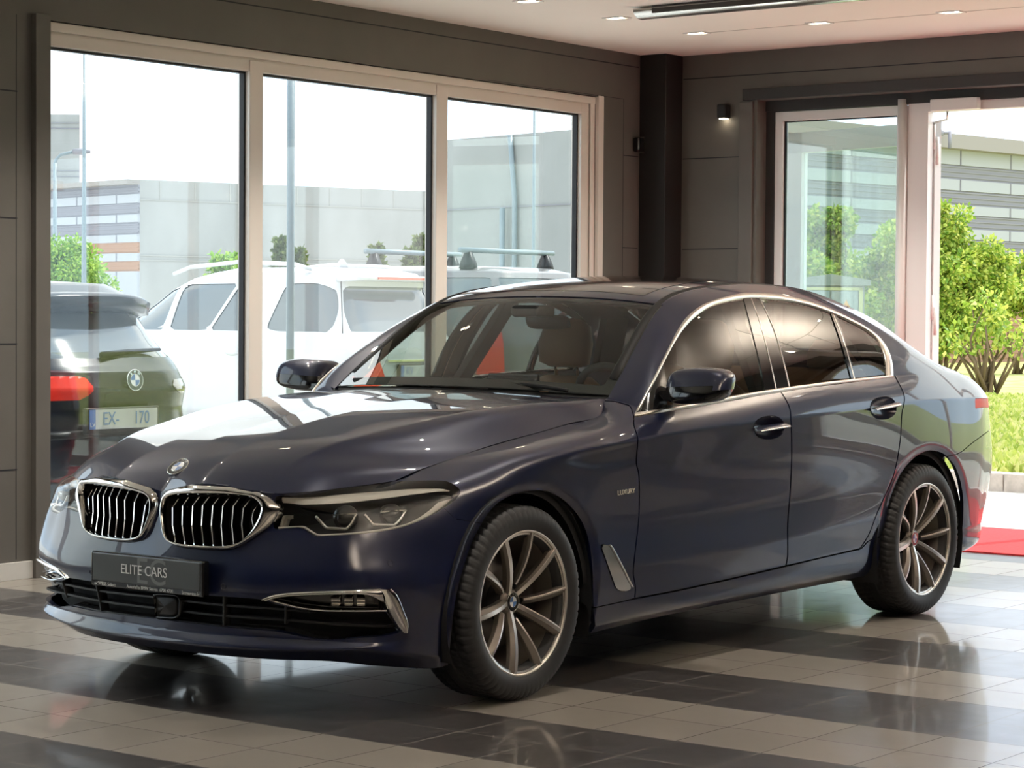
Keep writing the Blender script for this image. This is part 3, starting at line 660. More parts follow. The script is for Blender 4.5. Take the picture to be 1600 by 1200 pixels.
def ribbon(name, A, B, mat, parent, n=40, e=.001, bulge=.006, back=.006, seg=4, mirror_too=True, closed=False, label=None):
    """raised strip on the body between two pixel lines"""
    A = resamp(A, n, closed); B = resamp(B, n, closed); rings = []
    a, an = S(A); b, bn = S(B)
    rings.append(a-an*back)
    for k in range(seg+1):
        t = k/seg; p = a*(1-t)+b*t; nn = an*(1-t)+bn*t; rings.append(p+nn*(e+bulge*(1-(2*t-1)**2)))
    rings.append(b-bn*back)
    V, F = loft(rings, closed)
    c = V[:len(a)*2].mean(0); o = both_sides(name, V, F, mat, parent, True, mirror_too, label)
    return o
# ---- upper surfaces: bonnet, windscreen, roof, rear screen, boot
HB = [
 [(.843,0,.726),(.862,.21,.765),(.787,.485,.742),(.662,.623,.757),(.44,.70,.776)],
 [(.80,0,.772),(.803,.20,.806),(.735,.46,.798),(.60,.615,.803),(.36,.708,.798)],
 [(.70,0,.848),(.69,.19,.858),(.61,.47,.864),(.46,.60,.845),(.257,.718,.82)],
 [(.45,0,.922),(.43,.19,.928),(.37,.51,.922),(.25,.62,.893),(.022,.722,.861)],
 [(.15,0,.976),(.13,.20,.981),(.07,.56,.968),(0,.645,.937),(-.174,.722,.89)],
 [(-.15,0,1.011),(-.17,.21,1.015),(-.22,.60,.998),(-.28,.67,.966),(-.404,.722,.919)],
 [(-.40,0,1.031),(-.43,.23,1.034),(-.50,.64,1.012),(-.545,.69,.982),(-.61,.727,.944)],
 [(-.50,0,1.037),(-.54,.24,1.038),(-.66,.664,1.016),(-.695,.70,.997),(-.735,.722,.972)],
 [(-.555,0,1.042),(-.60,.26,1.038),(-.77,.668,1.020),(-.782,.681,1.018),(-.792,.6905,1.0175)]]
HB = np.array(HB)
hu = np.array([0, .06, .17, .42, .70, 1.0, 1.25, 1.37, 1.43]); hv = np.array([0, .25, .52, .68, .80])
hq = np.concatenate([np.linspace(0, .06, 8, endpoint=False), np.linspace(.06, 1.43, 100)]); hw = np.concatenate([np.linspace(0, .25, 18, endpoint=False), np.linspace(.25, .52, 22, endpoint=False), np.linspace(.52, .797, 22)])
Wu = spl(hu, hq); Wv = .35*spl(hv, hw)+.65*split_spl(hv, hw, [1, 2])
H_ = np.einsum('qi,ijc,wj->qwc', Wu, HB, Wv)
HV = H_.reshape(-1, 3); HF = grid_tris(len(hq), len(hw)); HN = vnormals(HV, HF)
if HN[len(HN)//2][2] < 0: HF = HF[:, ::-1]; HN = -HN
HN[np.abs(HV[:, 1]) < 1e-6, 1] = 0; HOOD = (HV, HN, HF)
UW, UR, UB = 2.575, 4.16, 4.86                                         # windscreen top, roof end, rear screen end (along the side line)
def tpatch(u0, u1, nu=60, nt=40, cr=(), sharp=None):
    q = np.linspace(u0, u1, nu); s = herm(GV[3], q); c = herm(CEN, q); t = np.linspace(0, 1, nt)
    w = lambda p: (t**p)[None, :, None]
    P = np.empty((nu, nt, 3)); P[..., 0] = c[:, None, 0]+(s-c)[:, None, 0]*w(2.0)[..., 0]; P[..., 1] = s[:, None, 1]*t[None]
    P[..., 2] = c[:, None, 2]+(s-c)[:, None, 2]*w(2.3)[..., 0]
    V = P.reshape(-1, 3); F = grid_tris(nu, nt); N = vnormals(V, F)
    if N[len(N)//2][2] < 0: F = F[:, ::-1]; N = -N
    N[np.abs(V[:, 1]) < 1e-6, 1] = 0
    return V, N, F
# ================================================================== the sedan: panels cut from the surface
car = thing('car', 'dark navy blue saloon car parked on the tiled showroom floor', 'car')
PT = M['paint']
P_FG = [(990.5,650.5),(990.5,664),(996.5,685),(995,707.5),(994.3,724),(998,740),(999,772.5),(998,811.5),(991.6,870),(989.4,896),(993,917.7),(991.6,935,1)]
P_BG = [(1228,884,1),(1230.7,868),(1230.7,820),(1234.7,766.7),(1237,713),(1236,660),(1233.3,636),(1219,610,1)]
P_RG = [(1344,857,1),(1357,836),(1370.7,801),(1384,772),(1397,740),(1406.7,686.7),(1409,646.7),(1413,620),(1398.7,588,1)]
P_SILL = [(991.6,935,1),(1060,922),(1160,900),(1228,884,1)]
P_FDOOR = poly(P_FG + P_SILL[1:-1] + P_BG + [(1160,622.5),(1043,642),(991,650,1)])
P_RDOOR = poly([(1219,610,1),(1233.3,636),(1236,660),(1237,713),(1234.7,766.7),(1230.7,820),(1230.7,868),(1228,884,1),(1290,869.5)] + P_RG + [(1293,601.7)])
CH_OUT = [(991,648,1),(995,639),(1011.7,608),(1030,571.7),(1046.7,538.3),(1060,513.3),(1073.3,495),(1093.3,479),(1113.3,470),(1146.7,460.8),(1170,457.7),(1210,459.5),(1240,464.5),(1266.7,471.7),(1298.3,483.3),(1326.7,496.7),(1351.7,510.5),(1371.7,525),(1384,540),(1391.7,556.7),(1395,573.3),(1396,589,1)]
BELT_UP = [(992,645,1),(1043,637.5),(1100,627.5),(1160,615.8),(1213,607.5),(1286.7,597.5),(1335,591.7),(1388,586.7,1)]
BELT_LO = [(991,652,1),(1043,643),(1100,634),(1160,622.5),(1218,613.3),(1293,601.7),(1398,589.5,1)]
CH_IN = [(1000,641,1),(1018,606),(1035,571.7),(1053.3,536.7),(1070,511.7),(1090,491.7),(1113.3,476.8),(1146.7,468.3),(1170,465.5),(1210,467),(1240,471.5),(1266.7,478),(1298.3,489.3),(1326.7,502),(1351.7,515.5),(1369,529.5),(1378.5,543.3),(1383.5,560),(1385,575),(1385,588,1)]
P_DLO = np.vstack([poly(CH_OUT, False), poly(BELT_LO, False)[::-1]])
P_DIN = np.vstack([poly(CH_IN, False), poly(BELT_UP, False)[::-1][3:-3]])
P_HL = poly([(430,777,1),(437,773.5,1),(520,764),(600,754),(650,751),(695,751.5),(712,759),(719.5,768),(715,777),(700,790),(660,812),(620,826),(560,834.5),(492,838.5,1),(468,824,1),(433,827,1),(427,826,1)])
P_KID = poly([(255,812),(254,790),(258,773),(270,762.5),(292,757.5),(325,758),(362,761),(395,766.5),(418,774),(431,785),(436,797),(432,809),(420,823),(400,838),(381,850.5),(362,858),(330,859),(300,857),(277,853),(262,843)])
P_KIN = poly([(260,812),(260,792),(264.5,779),(275,774.5),(300,773),(340,773),(370,774.5),(395,777.5),(406,785),(410.5,793),(409,801),(403,816),(394,832),(381,846.5),(370,851),(350,853),(315,851.5),(285,848.5),(266,840)])
P_INT = poly([(195,921,1),(243,925.5,1),(334,931,1),(394,935,1),(407,936.5,1),(430,944,1),(470,952,1),(510,956,1),(602,956,1),(618,975,1),(627,988,1),(600,994,1),(520,1000,1),(488,998,1),(430,986.5,1),(347.5,980,1),(278.5,971.5,1),(243,967,1),(195,961,1)])
P_FOG = poly([(409,936,1),(432,929,1),(470,926,1),(540,923.5,1),(592,921.5,1),(602,938,1),(603,955,1),(510,955,1),(470,950,1),(430,942,1)])
P_FOGV = poly([(592,921.5,1),(613,921),(620,927),(632,955),(639,976),(638,985),(628,988.5),(620,980),(603,955,1)])
# bumper / wing division, rear bumper, rear lamp, bottom edges
P_FB = poly([(-400,600,1),(243,768,1),(300,757,1),(437,771,1),(600,752,1),(690,790,1),(700,800,1),(712,811,1),(740,815.5,1),(758,818.5,1),(740,1300,1),(-400,1300,1)])
P_RB = poly([(1477,715,1),(1480,713,1),(1498.7,708),(1518,693),(1545,673,1),(1700,600,1),(1700,1000,1),(1450,1000,1)])
P_TL = poly([(1511,623.5,1),(1533,622.5,1),(1560,622,1),(1560,637,1),(1533,637,1),(1514,639.5,1)])
P_SILLP = poly([(923,951,1),(991.6,936),(1060,923),(1160,901),(1228,885),(1300,868),(1345,858,1),(1357,845,1),(1384,836,1),(1420,1100,1),(900,1100,1)])
P_BREATH = poly([(938,853,1),(941,850,1),(950,852,1),(954,857),(986,917,1),(984,922),(968,923),(961,918,1)])

b = BODY
_, b = trim(b, P_FARCH, 0, lambda V: (V[:, 1] > .6) & (V[:, 0] > -.5))
_, b = trim(b, P_RARCH, 0, lambda V: (V[:, 1] > .6) & (V[:, 0] < -2.3))
dlo, b = trim(b, P_DLO, 0, lambda V: (V[:, 1] > .5) & (V[:, 0] < -.5) & (V[:, 0] > -3.4))
hl, b = trim(b, P_HL, 0, FRONT); _, hlo = trim(hl, P_HL, 0)
kid, b = trim(b, P_KID, .6, FRONT)
itk, b = trim(b, P_INT, 0, FRONT)
fog, b = trim(b, P_FOG, 0, FRONT); fogv, b = trim(b, P_FOGV, 0, FRONT)
fdoor, b = trim(b, P_FDOOR, .9, SIDE); rdoor, b = trim(b, P_RDOOR, .8, SIDE)
def ell(cx, cy, rx, ry, rot=0.0, n=40, p=2.3):
    t = np.arange(n)*2*math.pi/n; c, s_ = np.cos(t), np.sin(t); x = rx*np.sign(c)*np.abs(c)**(2/p); y = ry*np.sign(s_)*np.abs(s_)**(2/p)
    return np.stack([cx+x*math.cos(rot)-y*math.sin(rot), cy+x*math.sin(rot)+y*math.cos(rot)], 1)
P_H1 = ell(1201.5, 668, 24, 18.5, -.1); P_H2 = ell(1380, 637.5, 20.5, 18, -.1)
_, fdoor = trim(fdoor, P_H1); _, rdoor = trim(rdoor, P_H2)
brt, b = trim(b, P_BREATH, .5, SIDE)
tl, b = trim(b, P_TL, .3, lambda V: V[:, 0] < -3.5)
rb, b = trim(b, P_RB, .6, lambda V: V[:, 0] < -3.1)
fb, b = trim(b, P_FB, .5, FRONT)
sill, b = trim(b, P_SILLP, .8, lambda V: (V[:, 1] > .6) & (V[:, 0] < -.25) & (V[:, 0] > -2.8))
P_FEND = poly([(400,500,1),(946.3,626.5,1),(960,627,1),(985,634,1),(990.5,650.5,1)] + P_FG[1:] + [(960,943.5,1),(915,953,1),(600,1000,1),(200,900,1)])
fen, quart = trim(b, P_FEND, .8, lambda V: (V[:, 0] > -1.0))
panel('front_bumper', fb, PT, car, 'join', .02)
panel('wing', fen, PT, car, 'mirror', .02)
panel('body_side', quart, PT, car, 'mirror', .015)
panel('side_sill', sill, PT, car, 'mirror', .02)
panel('rear_bumper', largest(rb), PT, car, 'join', .02)
fdo = panel('door', fdoor, PT, car, 'mirror', .015); rdo = panel('door', rdoor, PT, car, 'mirror', .015)
hood = panel('bonnet', HOOD, PT, car, 'join', .015)[0]
roof = panel('roof', tpatch(UW+.006, UR-.006, 70, 44), PT, car, 'join', .01)[0]
panel('windscreen', tpatch(UST['9b']+.012, UW-.004, 60, 40), M['glass'], car, 'join', 0, -.002)
panel('rear_screen', tpatch(UR+.004, UB-.004, 40, 40), M['glass_rear'], car, 'join', 0, -.002)
panel('boot_lid', tpatch(UB+.004, UST[19], 30, 40), PT, car, 'join', .01)
# ================================================================== the sedan: trim, lamps, wheels, interior
def sub(name): return (part_empty(name, car), part_empty(name, car))
# ---- side windows
chr_l = poly(CH_OUT, False); chi_l = poly(CH_IN, False)
ribbon('window_chrome', chr_l, chi_l, M['trim_chrome'], car, n=90, e=.0015, bulge=.005, back=.012, label='chrome window surround')
ribbon('belt_chrome', poly(BELT_UP, False), poly(BELT_LO, False), M['trim_chrome'], car, n=60, e=.002, bulge=.006, back=.012, label='chrome strip under the side windows')
base, _ = trim(dlo, P_DLO, 0.0)
din, ring = trim(dlo, P_DIN)
panel('window_seal', ring, M['black'], car, 'mirror', .01, -.004)
BPF = poly([(1157,440,1),(1162,466,1),(1176,520),(1187,565),(1194,600),(1196,630,1)], False)
BPR = poly([(1183,440,1),(1187,465,1),(1210,518),(1226,573),(1234,606),(1236,630,1)], False)
QF = poly([(1290,460,1),(1296,484,1),(1313,532),(1330,592),(1334,610,1)], False); QR = poly([(1298,460,1),(1304.5,488,1),(1319,528),(1337.5,591),(1342,610,1)], False)
left_of = lambda ln: np.vstack([ln, [(ln[-1][0], 900), (600, 900), (600, 300), (ln[0][0], 300)]])
gf, r1 = trim(din, left_of(BPF)); bp, r2 = trim(r1, left_of(BPR)); gr, r3 = trim(r2, left_of(QF)); qd, gq = trim(r3, left_of(QR))
gfs, gf = trim(gf, poly([(980,700,1),(990,640,1),(1036,568,1),(1042,600,1),(1043,660,1)]))
panel('mirror_mount_panel', gfs, M['gloss_black'], car, 'mirror', .008, -.001)
panel('side_window', gf, M['glass_dark'], car, 'mirror', 0, -.003)
panel('side_window', gr, M['glass_rear'], car, 'mirror', 0, -.003)
panel('quarter_window', gq, M['glass_rear'], car, 'mirror', 0, -.003)
panel('pillar_cover', bp, M['gloss_black'], car, 'mirror', .01, 0.0)
panel('window_divider', qd, M['gloss_black'], car, 'mirror', .01, .001)
def off_line(ln, d): return np.asarray(ln)+np.array([d, 0])
ln = poly([(1170.8,458,1),(1186,500),(1201,555),(1213,609,1)], False); ribbon('pillar_seam', off_line(ln, -.7), off_line(ln, .7), M['chrome'], car, n=24, e=.001, bulge=.001, back=.004)
ln = poly([(1187,465.5,1),(1210,518),(1226,573),(1233.5,605.5,1)], False); ribbon('pillar_seam', off_line(ln, -.8), off_line(ln, .8), M['chrome'], car, n=24, e=.001, bulge=.002, back=.004)
ln = poly([(1300,487,1),(1317,530),(1335,592,1)], False); ribbon('divider_seam', off_line(ln, -.6), off_line(ln, .6), M['chrome'], car, n=24, e=.002, bulge=.001, back=.004)
# ---- windscreen border, cowl, wipers, sunroof, aerial
ws = tpatch(UST['9b']+.012, UW-.004, 70, 60)
def frac(u0, u1, nu, nt): 
    i = np.repeat(np.linspace(0, 1, nu), nt); t = np.tile(np.linspace(0, 1, nt), nu); return i, t
wi, wt_ = frac(0, 1, 70, 60); bd = np.minimum(np.minimum((1-wt_)*.62, (1-wi)*.9-.01), wi*.6+.0)-.035
_, wb = cut(ws, -bd); panel('windscreen_border', wb, M['black'], car, 'join', 0, -.006)
cb = np.array([(-.548,0,1.020),(-.59,.32,1.017),(-.70,.56,1.012),(-.788,.688,1.008)]); ct = np.array([(-.655,0,1.046),(-.70,.32,1.044),(-.78,.56,1.036),(-.835,.69,1.035)])
def line3(P, n): return np.stack([herm_xyz(P[:, k], n) for k in range(3)], 1)
def herm_xyz(v, n):
    x = np.arange(len(v)); return spl(x, np.linspace(0, len(v)-1, n)) @ v
cbq, ctq = line3(cb, 24), line3(ct, 24)
V, F = loft([cbq, (cbq+ctq)/2-np.array([0, 0, .012]), ctq], False); V = np.concatenate([V, V*MIR]); n_ = len(V)//2; F = F+[tuple(reversed([i+n_ for i in f])) for f in F]
mk('windscreen_cowl', V, F, M['black'], car, True)
for s_, y0, y1 in ((1, .58, .02), (-1, -.05, -.58)):
    a = np.array((-.70 if s_ > 0 else -.66, y0, 1.05)); e_ = np.array((-.70 if s_ > 0 else -.80, y1, 1.062)); pts = [a+(e_-a)*t+np.array([-.03*math.sin(math.pi*t), 0, .012*math.sin(math.pi*t)]) for t in np.linspace(0, 1, 9)]
    MB().tube(pts, .008, 8).build('wiper', M['black'], car, True)
rf = tpatch(UW+.10, 3.30, 40, 40); ri, rt = frac(0, 1, 40, 40); sr, _ = cut(rf, -((.80-rt)))
panel('sunroof', sr, M['gloss_black'], car, 'join', 0, .0012)
MB().add(*loft([np.array([(-3.05+dx*sc, w*sc, z) for dx, w in ((-.09,0),(-.05,.018),(.03,.014),(.09,0),(.03,-.014),(-.05,-.018))]) for z, sc in ((1.335, 1.0), (1.385, .8), (1.425, .35))], True, True)).build('aerial_fin', PT, car, True)
# ---- door handles, wing breather, badge
for pl, a, b2 in ((P_H1, [(1179,669.5),(1200,664.5),(1225,660.5)], [(1181,675),(1204,673),(1227,669)]), (P_H2, [(1360,637.5),(1378,632.5),(1398,629)], [(1361,642.5),(1380,640.5),(1399.5,636.5)])):
    c = pl.mean(0); rings = [S(c+(pl-c)*k, o)[0] for k, o in ((1, .001), (.95, -.004), (.8, -.018), (.5, -.027), (.05, -.03))]
    V, F = loft(rings, True, False); both_sides('handle_recess', V, F, PT, car)
    ribbon('door_handle', poly(a, False), poly(b2, False), PT, car, n=24, e=.004, bulge=.026, back=.02, seg=8)
    am, bm = np.array(a, float), np.array(b2, float); ribbon('handle_strip', poly((am+(bm-am)*.35).tolist(), False), poly((am+(bm-am)*.62).tolist(), False), M['chrome'], car, n=24, e=.0285, bulge=.003, back=.002, seg=3, label='bright strip on the door handle')
panel('wing_breather', brt, M['satin'], car, 'mirror', .01, .003, label='satin silver breather blade behind the front wheel')
ribbon('breather_edge', poly([(950,851.5,1),(955,858),(986,917,1)], False), poly([(953,850.5,1),(958,857),(989,916.5,1)], False), M['chrome'], car, n=20, e=.002, bulge=.005, back=.01)
p, n3 = S([(978, 768.5)]); mt = frame_mat(p[0]+n3[0]*.002, (-1, 0, .03), (0, 0, 1)); text_mesh('wing_badge', 'LUXURY', .026, mt, M['pale_strip'], car, .0015, xs=1.15)
# ---- headlamps
hlp = sub('headlight')
panel('lens', hl, M['lens'], hlp, 'mirror', .012, .0)
panel('housing', hl, M['plastic'], hlp, 'mirror', 0, -.055)
V, N_, F = flanged(hl, .055); k_ = len(hl[2]); both_sides('housing_rim', V, [tuple(f) for f in F[k_:]], M['plastic'], hlp)
ribbon('brow_strip', poly([(438,777,1),(520,767.5),(600,758.5),(650,755),(690,756),(706,761.5,1)], False), poly([(438,786,1),(520,779),(600,770.5),(650,764.5),(690,761),(706,763,1)], False), M['pale_strip'], hlp, n=50, e=-.022, bulge=.006, back=.02, label='upper strip with a bright reflection put into its colour')
ribbon('lower_strip', poly([(711,777,1),(692,793),(662,812.5),(622,825.5),(560,833.5),(493,837.5,1),(470,824,1),(432,826,1)], False), poly([(688,783,1),(672,797),(648,812),(618,821.5),(560,829.5),(495,834,1),(472,821,1),(432,822.5,1)], False), M['pale_strip'], hlp, n=60, e=-.014, bulge=.003, back=.02, label='lower edge strip with a bright reflection put into its colour')
ribbon('inner_reflector', poly([(434,822,1),(440,806,1),(452,806,1)], False), poly([(444,822,1),(447,812,1),(452,811,1)], False), M['pale_strip'], hlp, n=16, e=-.03, bulge=.002, back=.01)
for c in ((536, 806), (616, 800)):
    p, nn = S([c], -.045); p = p[0]; ax = np.array([.93, .36, -.02]); ax /= np.linalg.norm(ax); a1 = np.cross(ax, (0, 0, 1)); a1 /= np.linalg.norm(a1); a2 = np.cross(a1, ax)
    prof = [(0, .030), (.012, .028), (.024, .021), (.031, .010), (.034, 0), (.040, .002), (.041, -.02)]
    V = []; F = []; nr = 28
    for r_, h_ in prof:
        for k in range(nr): w = 2*math.pi*k/nr; V.append(p+ax*h_+a1*r_*math.cos(w)+a2*r_*math.sin(w))
    for i in range(len(prof)-1):
        for k in range(nr): F.append((i*nr+k, i*nr+(k+1) % nr, (i+1)*nr+(k+1) % nr, (i+1)*nr+k))
    both_sides('projector', V, F, M['gloss_black'], hlp)
    cx, cy = c
    ribbon('projector_brow', [(cx-19, cy-2.5), (cx, cy-5), (cx+21, cy-5.5)], [(cx-19, cy-.5), (cx, cy-3), (cx+21, cy-4)], M['satin'], hlp, n=12, e=-.018, bulge=.002, back=.012)
    ln = poly([(cx-46 if cx < 560 else cx-44, cy+1, 1), (cx-30, cy+17, 1), (cx+4, cy+18, 1), (cx+14, cy+8), (cx+22, cy-6, 1)], False)
    q, _ = S(resamp(ln, 26), -.022); V = MB().tube(q, .0055, 8); both_sides('daytime_light', V.V, V.F, M['satin'], hlp)
# ---- kidney grilles
kp = sub('kidney_grille')
ko, ki = resamp(P_KID, 120, True), resamp(P_KIN, 120, True)
o_, no = S(ko); i_, ni = S(ki); nx = np.array([1.0, .08, .12]); nx /= np.linalg.norm(nx)
rg = [o_-nx*.03, o_+no*.002, o_*.8+i_*.2+nx*.016, o_*.45+i_*.55+nx*.024, o_*.2+i_*.8+nx*.022, i_+nx*.012, i_-nx*.02, i_-nx*.05]
V, F = loft(rg, True); both_sides('grille_frame', V, F, M['chrome'], kp, label='chrome kidney frame')
kin, _ = trim(kid, P_KIN); panel('grille_backing', kin, M['black'], kp, 'mirror', 0, -.055)
tops = [(272,779),(288,776.5),(304.5,776),(320,776),(336,776),(352,776),(368,777),(384,780),(399.5,784.5)]
bots = [(273.5,848.5),(288,850.5),(302,852),(317,853),(332,853),(347,853),(364,851),(379,845),(395,824)]
for tp, bt in zip(tops, bots):
    kk = (tp[0]*.8+bt[0]*.2-2.2, tp[1]+14)
    q, _ = S([tp, kk, ((kk[0]+bt[0])/2-1.2, (kk[1]+bt[1])/2), bt]); q = q+np.outer([-.022, .002, .004, -.004], nx)
    V = []; w = .0022
    for a in q:
        for dy, dx in ((-w, 0), (w, 0), (w, -.035), (-w, -.035)): V.append(a+np.array([dx, dy, 0]))
    F = [(i*4+k, i*4+(k+1) % 4, i*4+4+(k+1) % 4, i*4+4+k) for i in range(3) for k in range(4)]
    both_sides('slat', V, F, [M['chrome'], M['gloss_black']], kp)
    for ob in list(kp[0].children)[-1:]+list(kp[1].children)[-1:]:
        for pi, pg in enumerate(ob.data.polygons):
            pg.material_index = 0 if pi % 4 == 0 else 1; pg.use_smooth = False
# ---- lower intake and fog lamps
gp = part_empty('lower_grille', car)
panel('grille_backing', itk, M['black'], gp, 'join', .05, -.06)
BARS = [[(195,928),(282,939.5),(346,946.5),(445,953.5),(480,957)], [(195,945),(284,956.5),(346,963),(445,970),(520,976),(600,980)], [(195,962),(280,972.5),(346,979.5),(430,986.5)]]
for ln in BARS:
    L = poly([(a, b) for a, b in ln], False); q, nq = S(resamp(L, 40)); V = []
    for a in q:
        for dx, dz in ((-.012, .004), (-.012, -.003), (-.05, -.005), (-.05, .006)): V.append(a+np.array([dx, 0, dz]))
    V = np.array(V); V = V[np.repeat(q[:, 1] > -.002, 4)]; m_ = len(V)//4
    F = [(i*4+k, i*4+(k+1) % 4, i*4+4+(k+1) % 4, i*4+4+k) for i in range(m_-1) for k in range(4)]
    both_sides('grille_bar', V, F, M['plastic'], gp, False)
for a, b2 in (((347.5,933),(347.5,979)), ((445,948),(445,976))):
    ribbon('grille_post', [(a[0]-2, a[1]), (b2[0]-2, b2[1])], [(a[0]+2, a[1]), (b2[0]+2, b2[1])], M['plastic'], gp, n=8, e=-.008, bulge=.002, back=.04)
P_RAD = ell(258.5, 947, 24, 19.5, .06, 48, 4.5)
o_, no = S(resamp(P_RAD, 48, True)); cen = o_.mean(0); rr = [o_+np.array([-.06, 0, 0]), o_+np.array([-.001, 0, 0]), cen+(o_-cen)*.92+np.array([.004, 0, 0]), cen+(o_-cen)*.86+np.array([-.004, 0, 0])]
V, F = loft(rr, True); mk('radar_frame', V, F, M['gloss_black'], gp)
V, F = loft([cen+(o_-cen)*k+np.array([-.004+.012*(1-k), 0, 0]) for k in (.86, .6, .3, .02)], True, True); mk('radar_cover', V, F, M['plastic'], gp)
fp = sub('fog_light')
panel('lamp_backing', fog, M['gloss_black'], fp, 'mirror', .03, -.035)
ribbon('chrome_upper', poly([(406,936,1),(430,928),(470,924),(540,921.5),(594,919.5,1)], False), poly([(421,938.5,1),(440,933.5),(475,931),(540,929),(575,930.5),(600,942,1)], False), M['chrome'], fp, n=40, e=.001, bulge=.010, back=.02, label='chrome upper blade')
ribbon('chrome_lower', poly([(421,938.5,1),(440,944),(470,951),(510,955.5),(604,956,1)], False), poly([(423,937.5,1),(440,941.5),(470,948.5),(510,952.8),(604,953,1)], False), M['chrome'], fp, n=40, e=.001, bulge=.003, back=.02, label='thin chrome lower edge')
ribbon('chrome_corner', poly([(590,920,1),(600,938),(607,955),(619,977),(628,988.5,1)], False), poly([(613,920,1),(622,929),(633,954),(640,975),(637,986.5,1)], False), M['chrome'], fp, n=40, e=.001, bulge=.014, back=.03, seg=6, label='chrome corner blade')
for cx in (522, 543, 564): ribbon('led', [(cx-7, 935), (cx+7, 935)], [(cx-7, 947), (cx+7, 947.5)], M['satin'], fp, n=6, e=-.028, bulge=.006, back=.004)
panel('fog_backing', fogv, M['gloss_black'], fp, 'mirror', .02, -.01)
for cx, cy in ((349, 916.5), (610, 880)): ribbon('parking_sensor', ell(cx, cy, 4.4, 4.8, 0, 24), ell(cx, cy, 3.4, 3.8, 0, 24), PT, car, n=24, e=.0005, bulge=.0018, back=.002, closed=True)
# ---- rear lamps
panel('tail_light', tl, M['red_lens'], car, 'mirror', .01)
# ---- number plate holder with showroom plate
pc = np.array([.906, 0, .452]); pt_ = part_empty('number_plate', car)
MB().box((-.02, -.273, -.060), (.012, .273, .061)).build('plate_holder', M['gloss_black'], pt_, bevel=.008).location = pc
MB().box((.006, -.259, -.040), (.0155, .259, .054)).build('plate', M['plate_grey'], pt_, bevel=.003).location = pc
TX = lambda dy, dz, dx=.0165: frame_mat(pc+np.array([dx, dy, dz]), (0, 1, 0), (0, 0, 1))
text_mesh('plate_monogram', 'EC', .125, TX(0.03, .004, .016), M['grey_print'], pt_, .0003)
text_mesh('plate_lettering', 'ELITE CARS', .047, TX(-.005, .008, .0168), M['white'], pt_, .0004, xs=.95)
text_mesh('dealer_lettering', 'WESS Select', .017, TX(-.19, -.050, .0125), M['white'], pt_, .0004)
text_mesh('dealer_lettering', 'Autorizēts BMW Serviss  6700 4700', .015, TX(.02, -.050, .0125), M['white'], pt_, .0004)
text_mesh('dealer_lettering', 'bmwwess.lv', .017, TX(.215, -.050, .0125), M['white'], pt_, .0004)
MB().add([(0, -.254, -.048), (0, -.249, -.055), (0, -.240, -.043), (0, -.248, -.051)], [(0, 1, 2, 3)]).add([(0, -.248, -.048), (0, -.243, -.055), (0, -.232, -.042), (0, -.242, -.051)], [(0, 1, 2, 3)]).build('dealer_mark', M['white'], pt_).location = pc+np.array([.0128, 0, 0])
# ---- round badge builder
def roundel(parent, o, nrm, up, R=.041):
    e = part_empty('badge', parent); nrm = np.array(nrm)/np.linalg.norm(nrm); x = np.cross(up, nrm); x /= np.linalg.norm(x); mt = frame_mat(o, x, np.cross(nrm, x))
    def put(name, b, mat): ob = b.build(name, mat, e, True); ob.data.transform(mt); return ob
    put('badge_rim', MB().lathe([(R*.93, -.004), (R, -.004), (R*1.0, .003), (R*.96, .0045), (R*.93, .003)], 2, (0, 0, 0), 48), M['chrome'])
    put('badge_ring', MB().lathe([(R*.55, .0028), (R*.93, .0028)], 2, (0, 0, 0), 48), M['gloss_black'])
    put('badge_rim', MB().lathe([(R*.54, .003), (R*.56, .004), (R*.59, .003)], 2, (0, 0, 0), 48), M['chrome'])
    for q in range(4):
        a = np.linspace(q*math.pi/2, (q+1)*math.pi/2, 13); V = [(0, 0, .0034)]+[(R*.54*math.cos(w), R*.54*math.sin(w), .0034) for w in a]
        put('badge_quarter', MB().add(V, [(0, i, i+1) for i in range(1, 13)]), M['badge_white'] if q in (0, 2) else M['badge_blue'])
    for ch, w in (('B', 128), ('M', 90), ('W', 52)):
        w = math.radians(w); q = mt @ Matrix.Translation((R*.75*math.cos(w), R*.75*math.sin(w), .0032)) @ Matrix.Rotation(w-math.pi/2, 4, 'Z')
        text_mesh('badge_letter', ch, R*.34, q, M['chrome'], e, .0004)
    return e
k_ = np.argmin(np.abs(HV[:, 1])*10+np.abs(HV[:, 0]-.762)); roundel(car, HV[k_]+HN[k_]*.003, HN[k_], (-.6, 0, .8))
# ---- door mirrors
mp = sub('door_mirror')
mc = ony(1095, 603, 1.0)
V = []; F = []; nu_, nv_ = 36, 24
for j in range(nv_+1):
    ph = -math.pi/2+math.pi*j/nv_
    for i in range(nu_):
        th = 2*math.pi*i/nu_; g = lambda t, e: math.copysign(abs(t)**e, t)
        cx, cy, cz = g(math.cos(ph), .45)*g(math.cos(th), .6), g(math.cos(ph), .45)*g(math.sin(th), .45), g(math.sin(ph), .62)
        tp = 1-.18*max(0, cy); V.append(mc+np.array([.080*cx*tp+.012*cy-.02*cz, .135*cy, .068*cz*tp*(1 if cz < 0 else 1)+.006*cy]))
for j in range(nv_):
    for i in range(nu_): F.append((j*nu_+i, j*nu_+(i+1) % nu_, (j+1)*nu_+(i+1) % nu_, (j+1)*nu_+i))
V = np.array(V); zc = mc[2]-.004; up = [f for f in F if np.mean([V[i][2] for i in f]) > zc]; dn = [f for f in F if np.mean([V[i][2] for i in f]) <= zc]
up2 = [f for f in up]; both_sides('mirror_cap', *(lambda q: (q[0], q[1]))(((V-mc)*np.array([1.02, 1.02, 1.02])+mc, up2)), PT, mp); both_sides('mirror_base', V, dn, M['gloss_black'], mp)
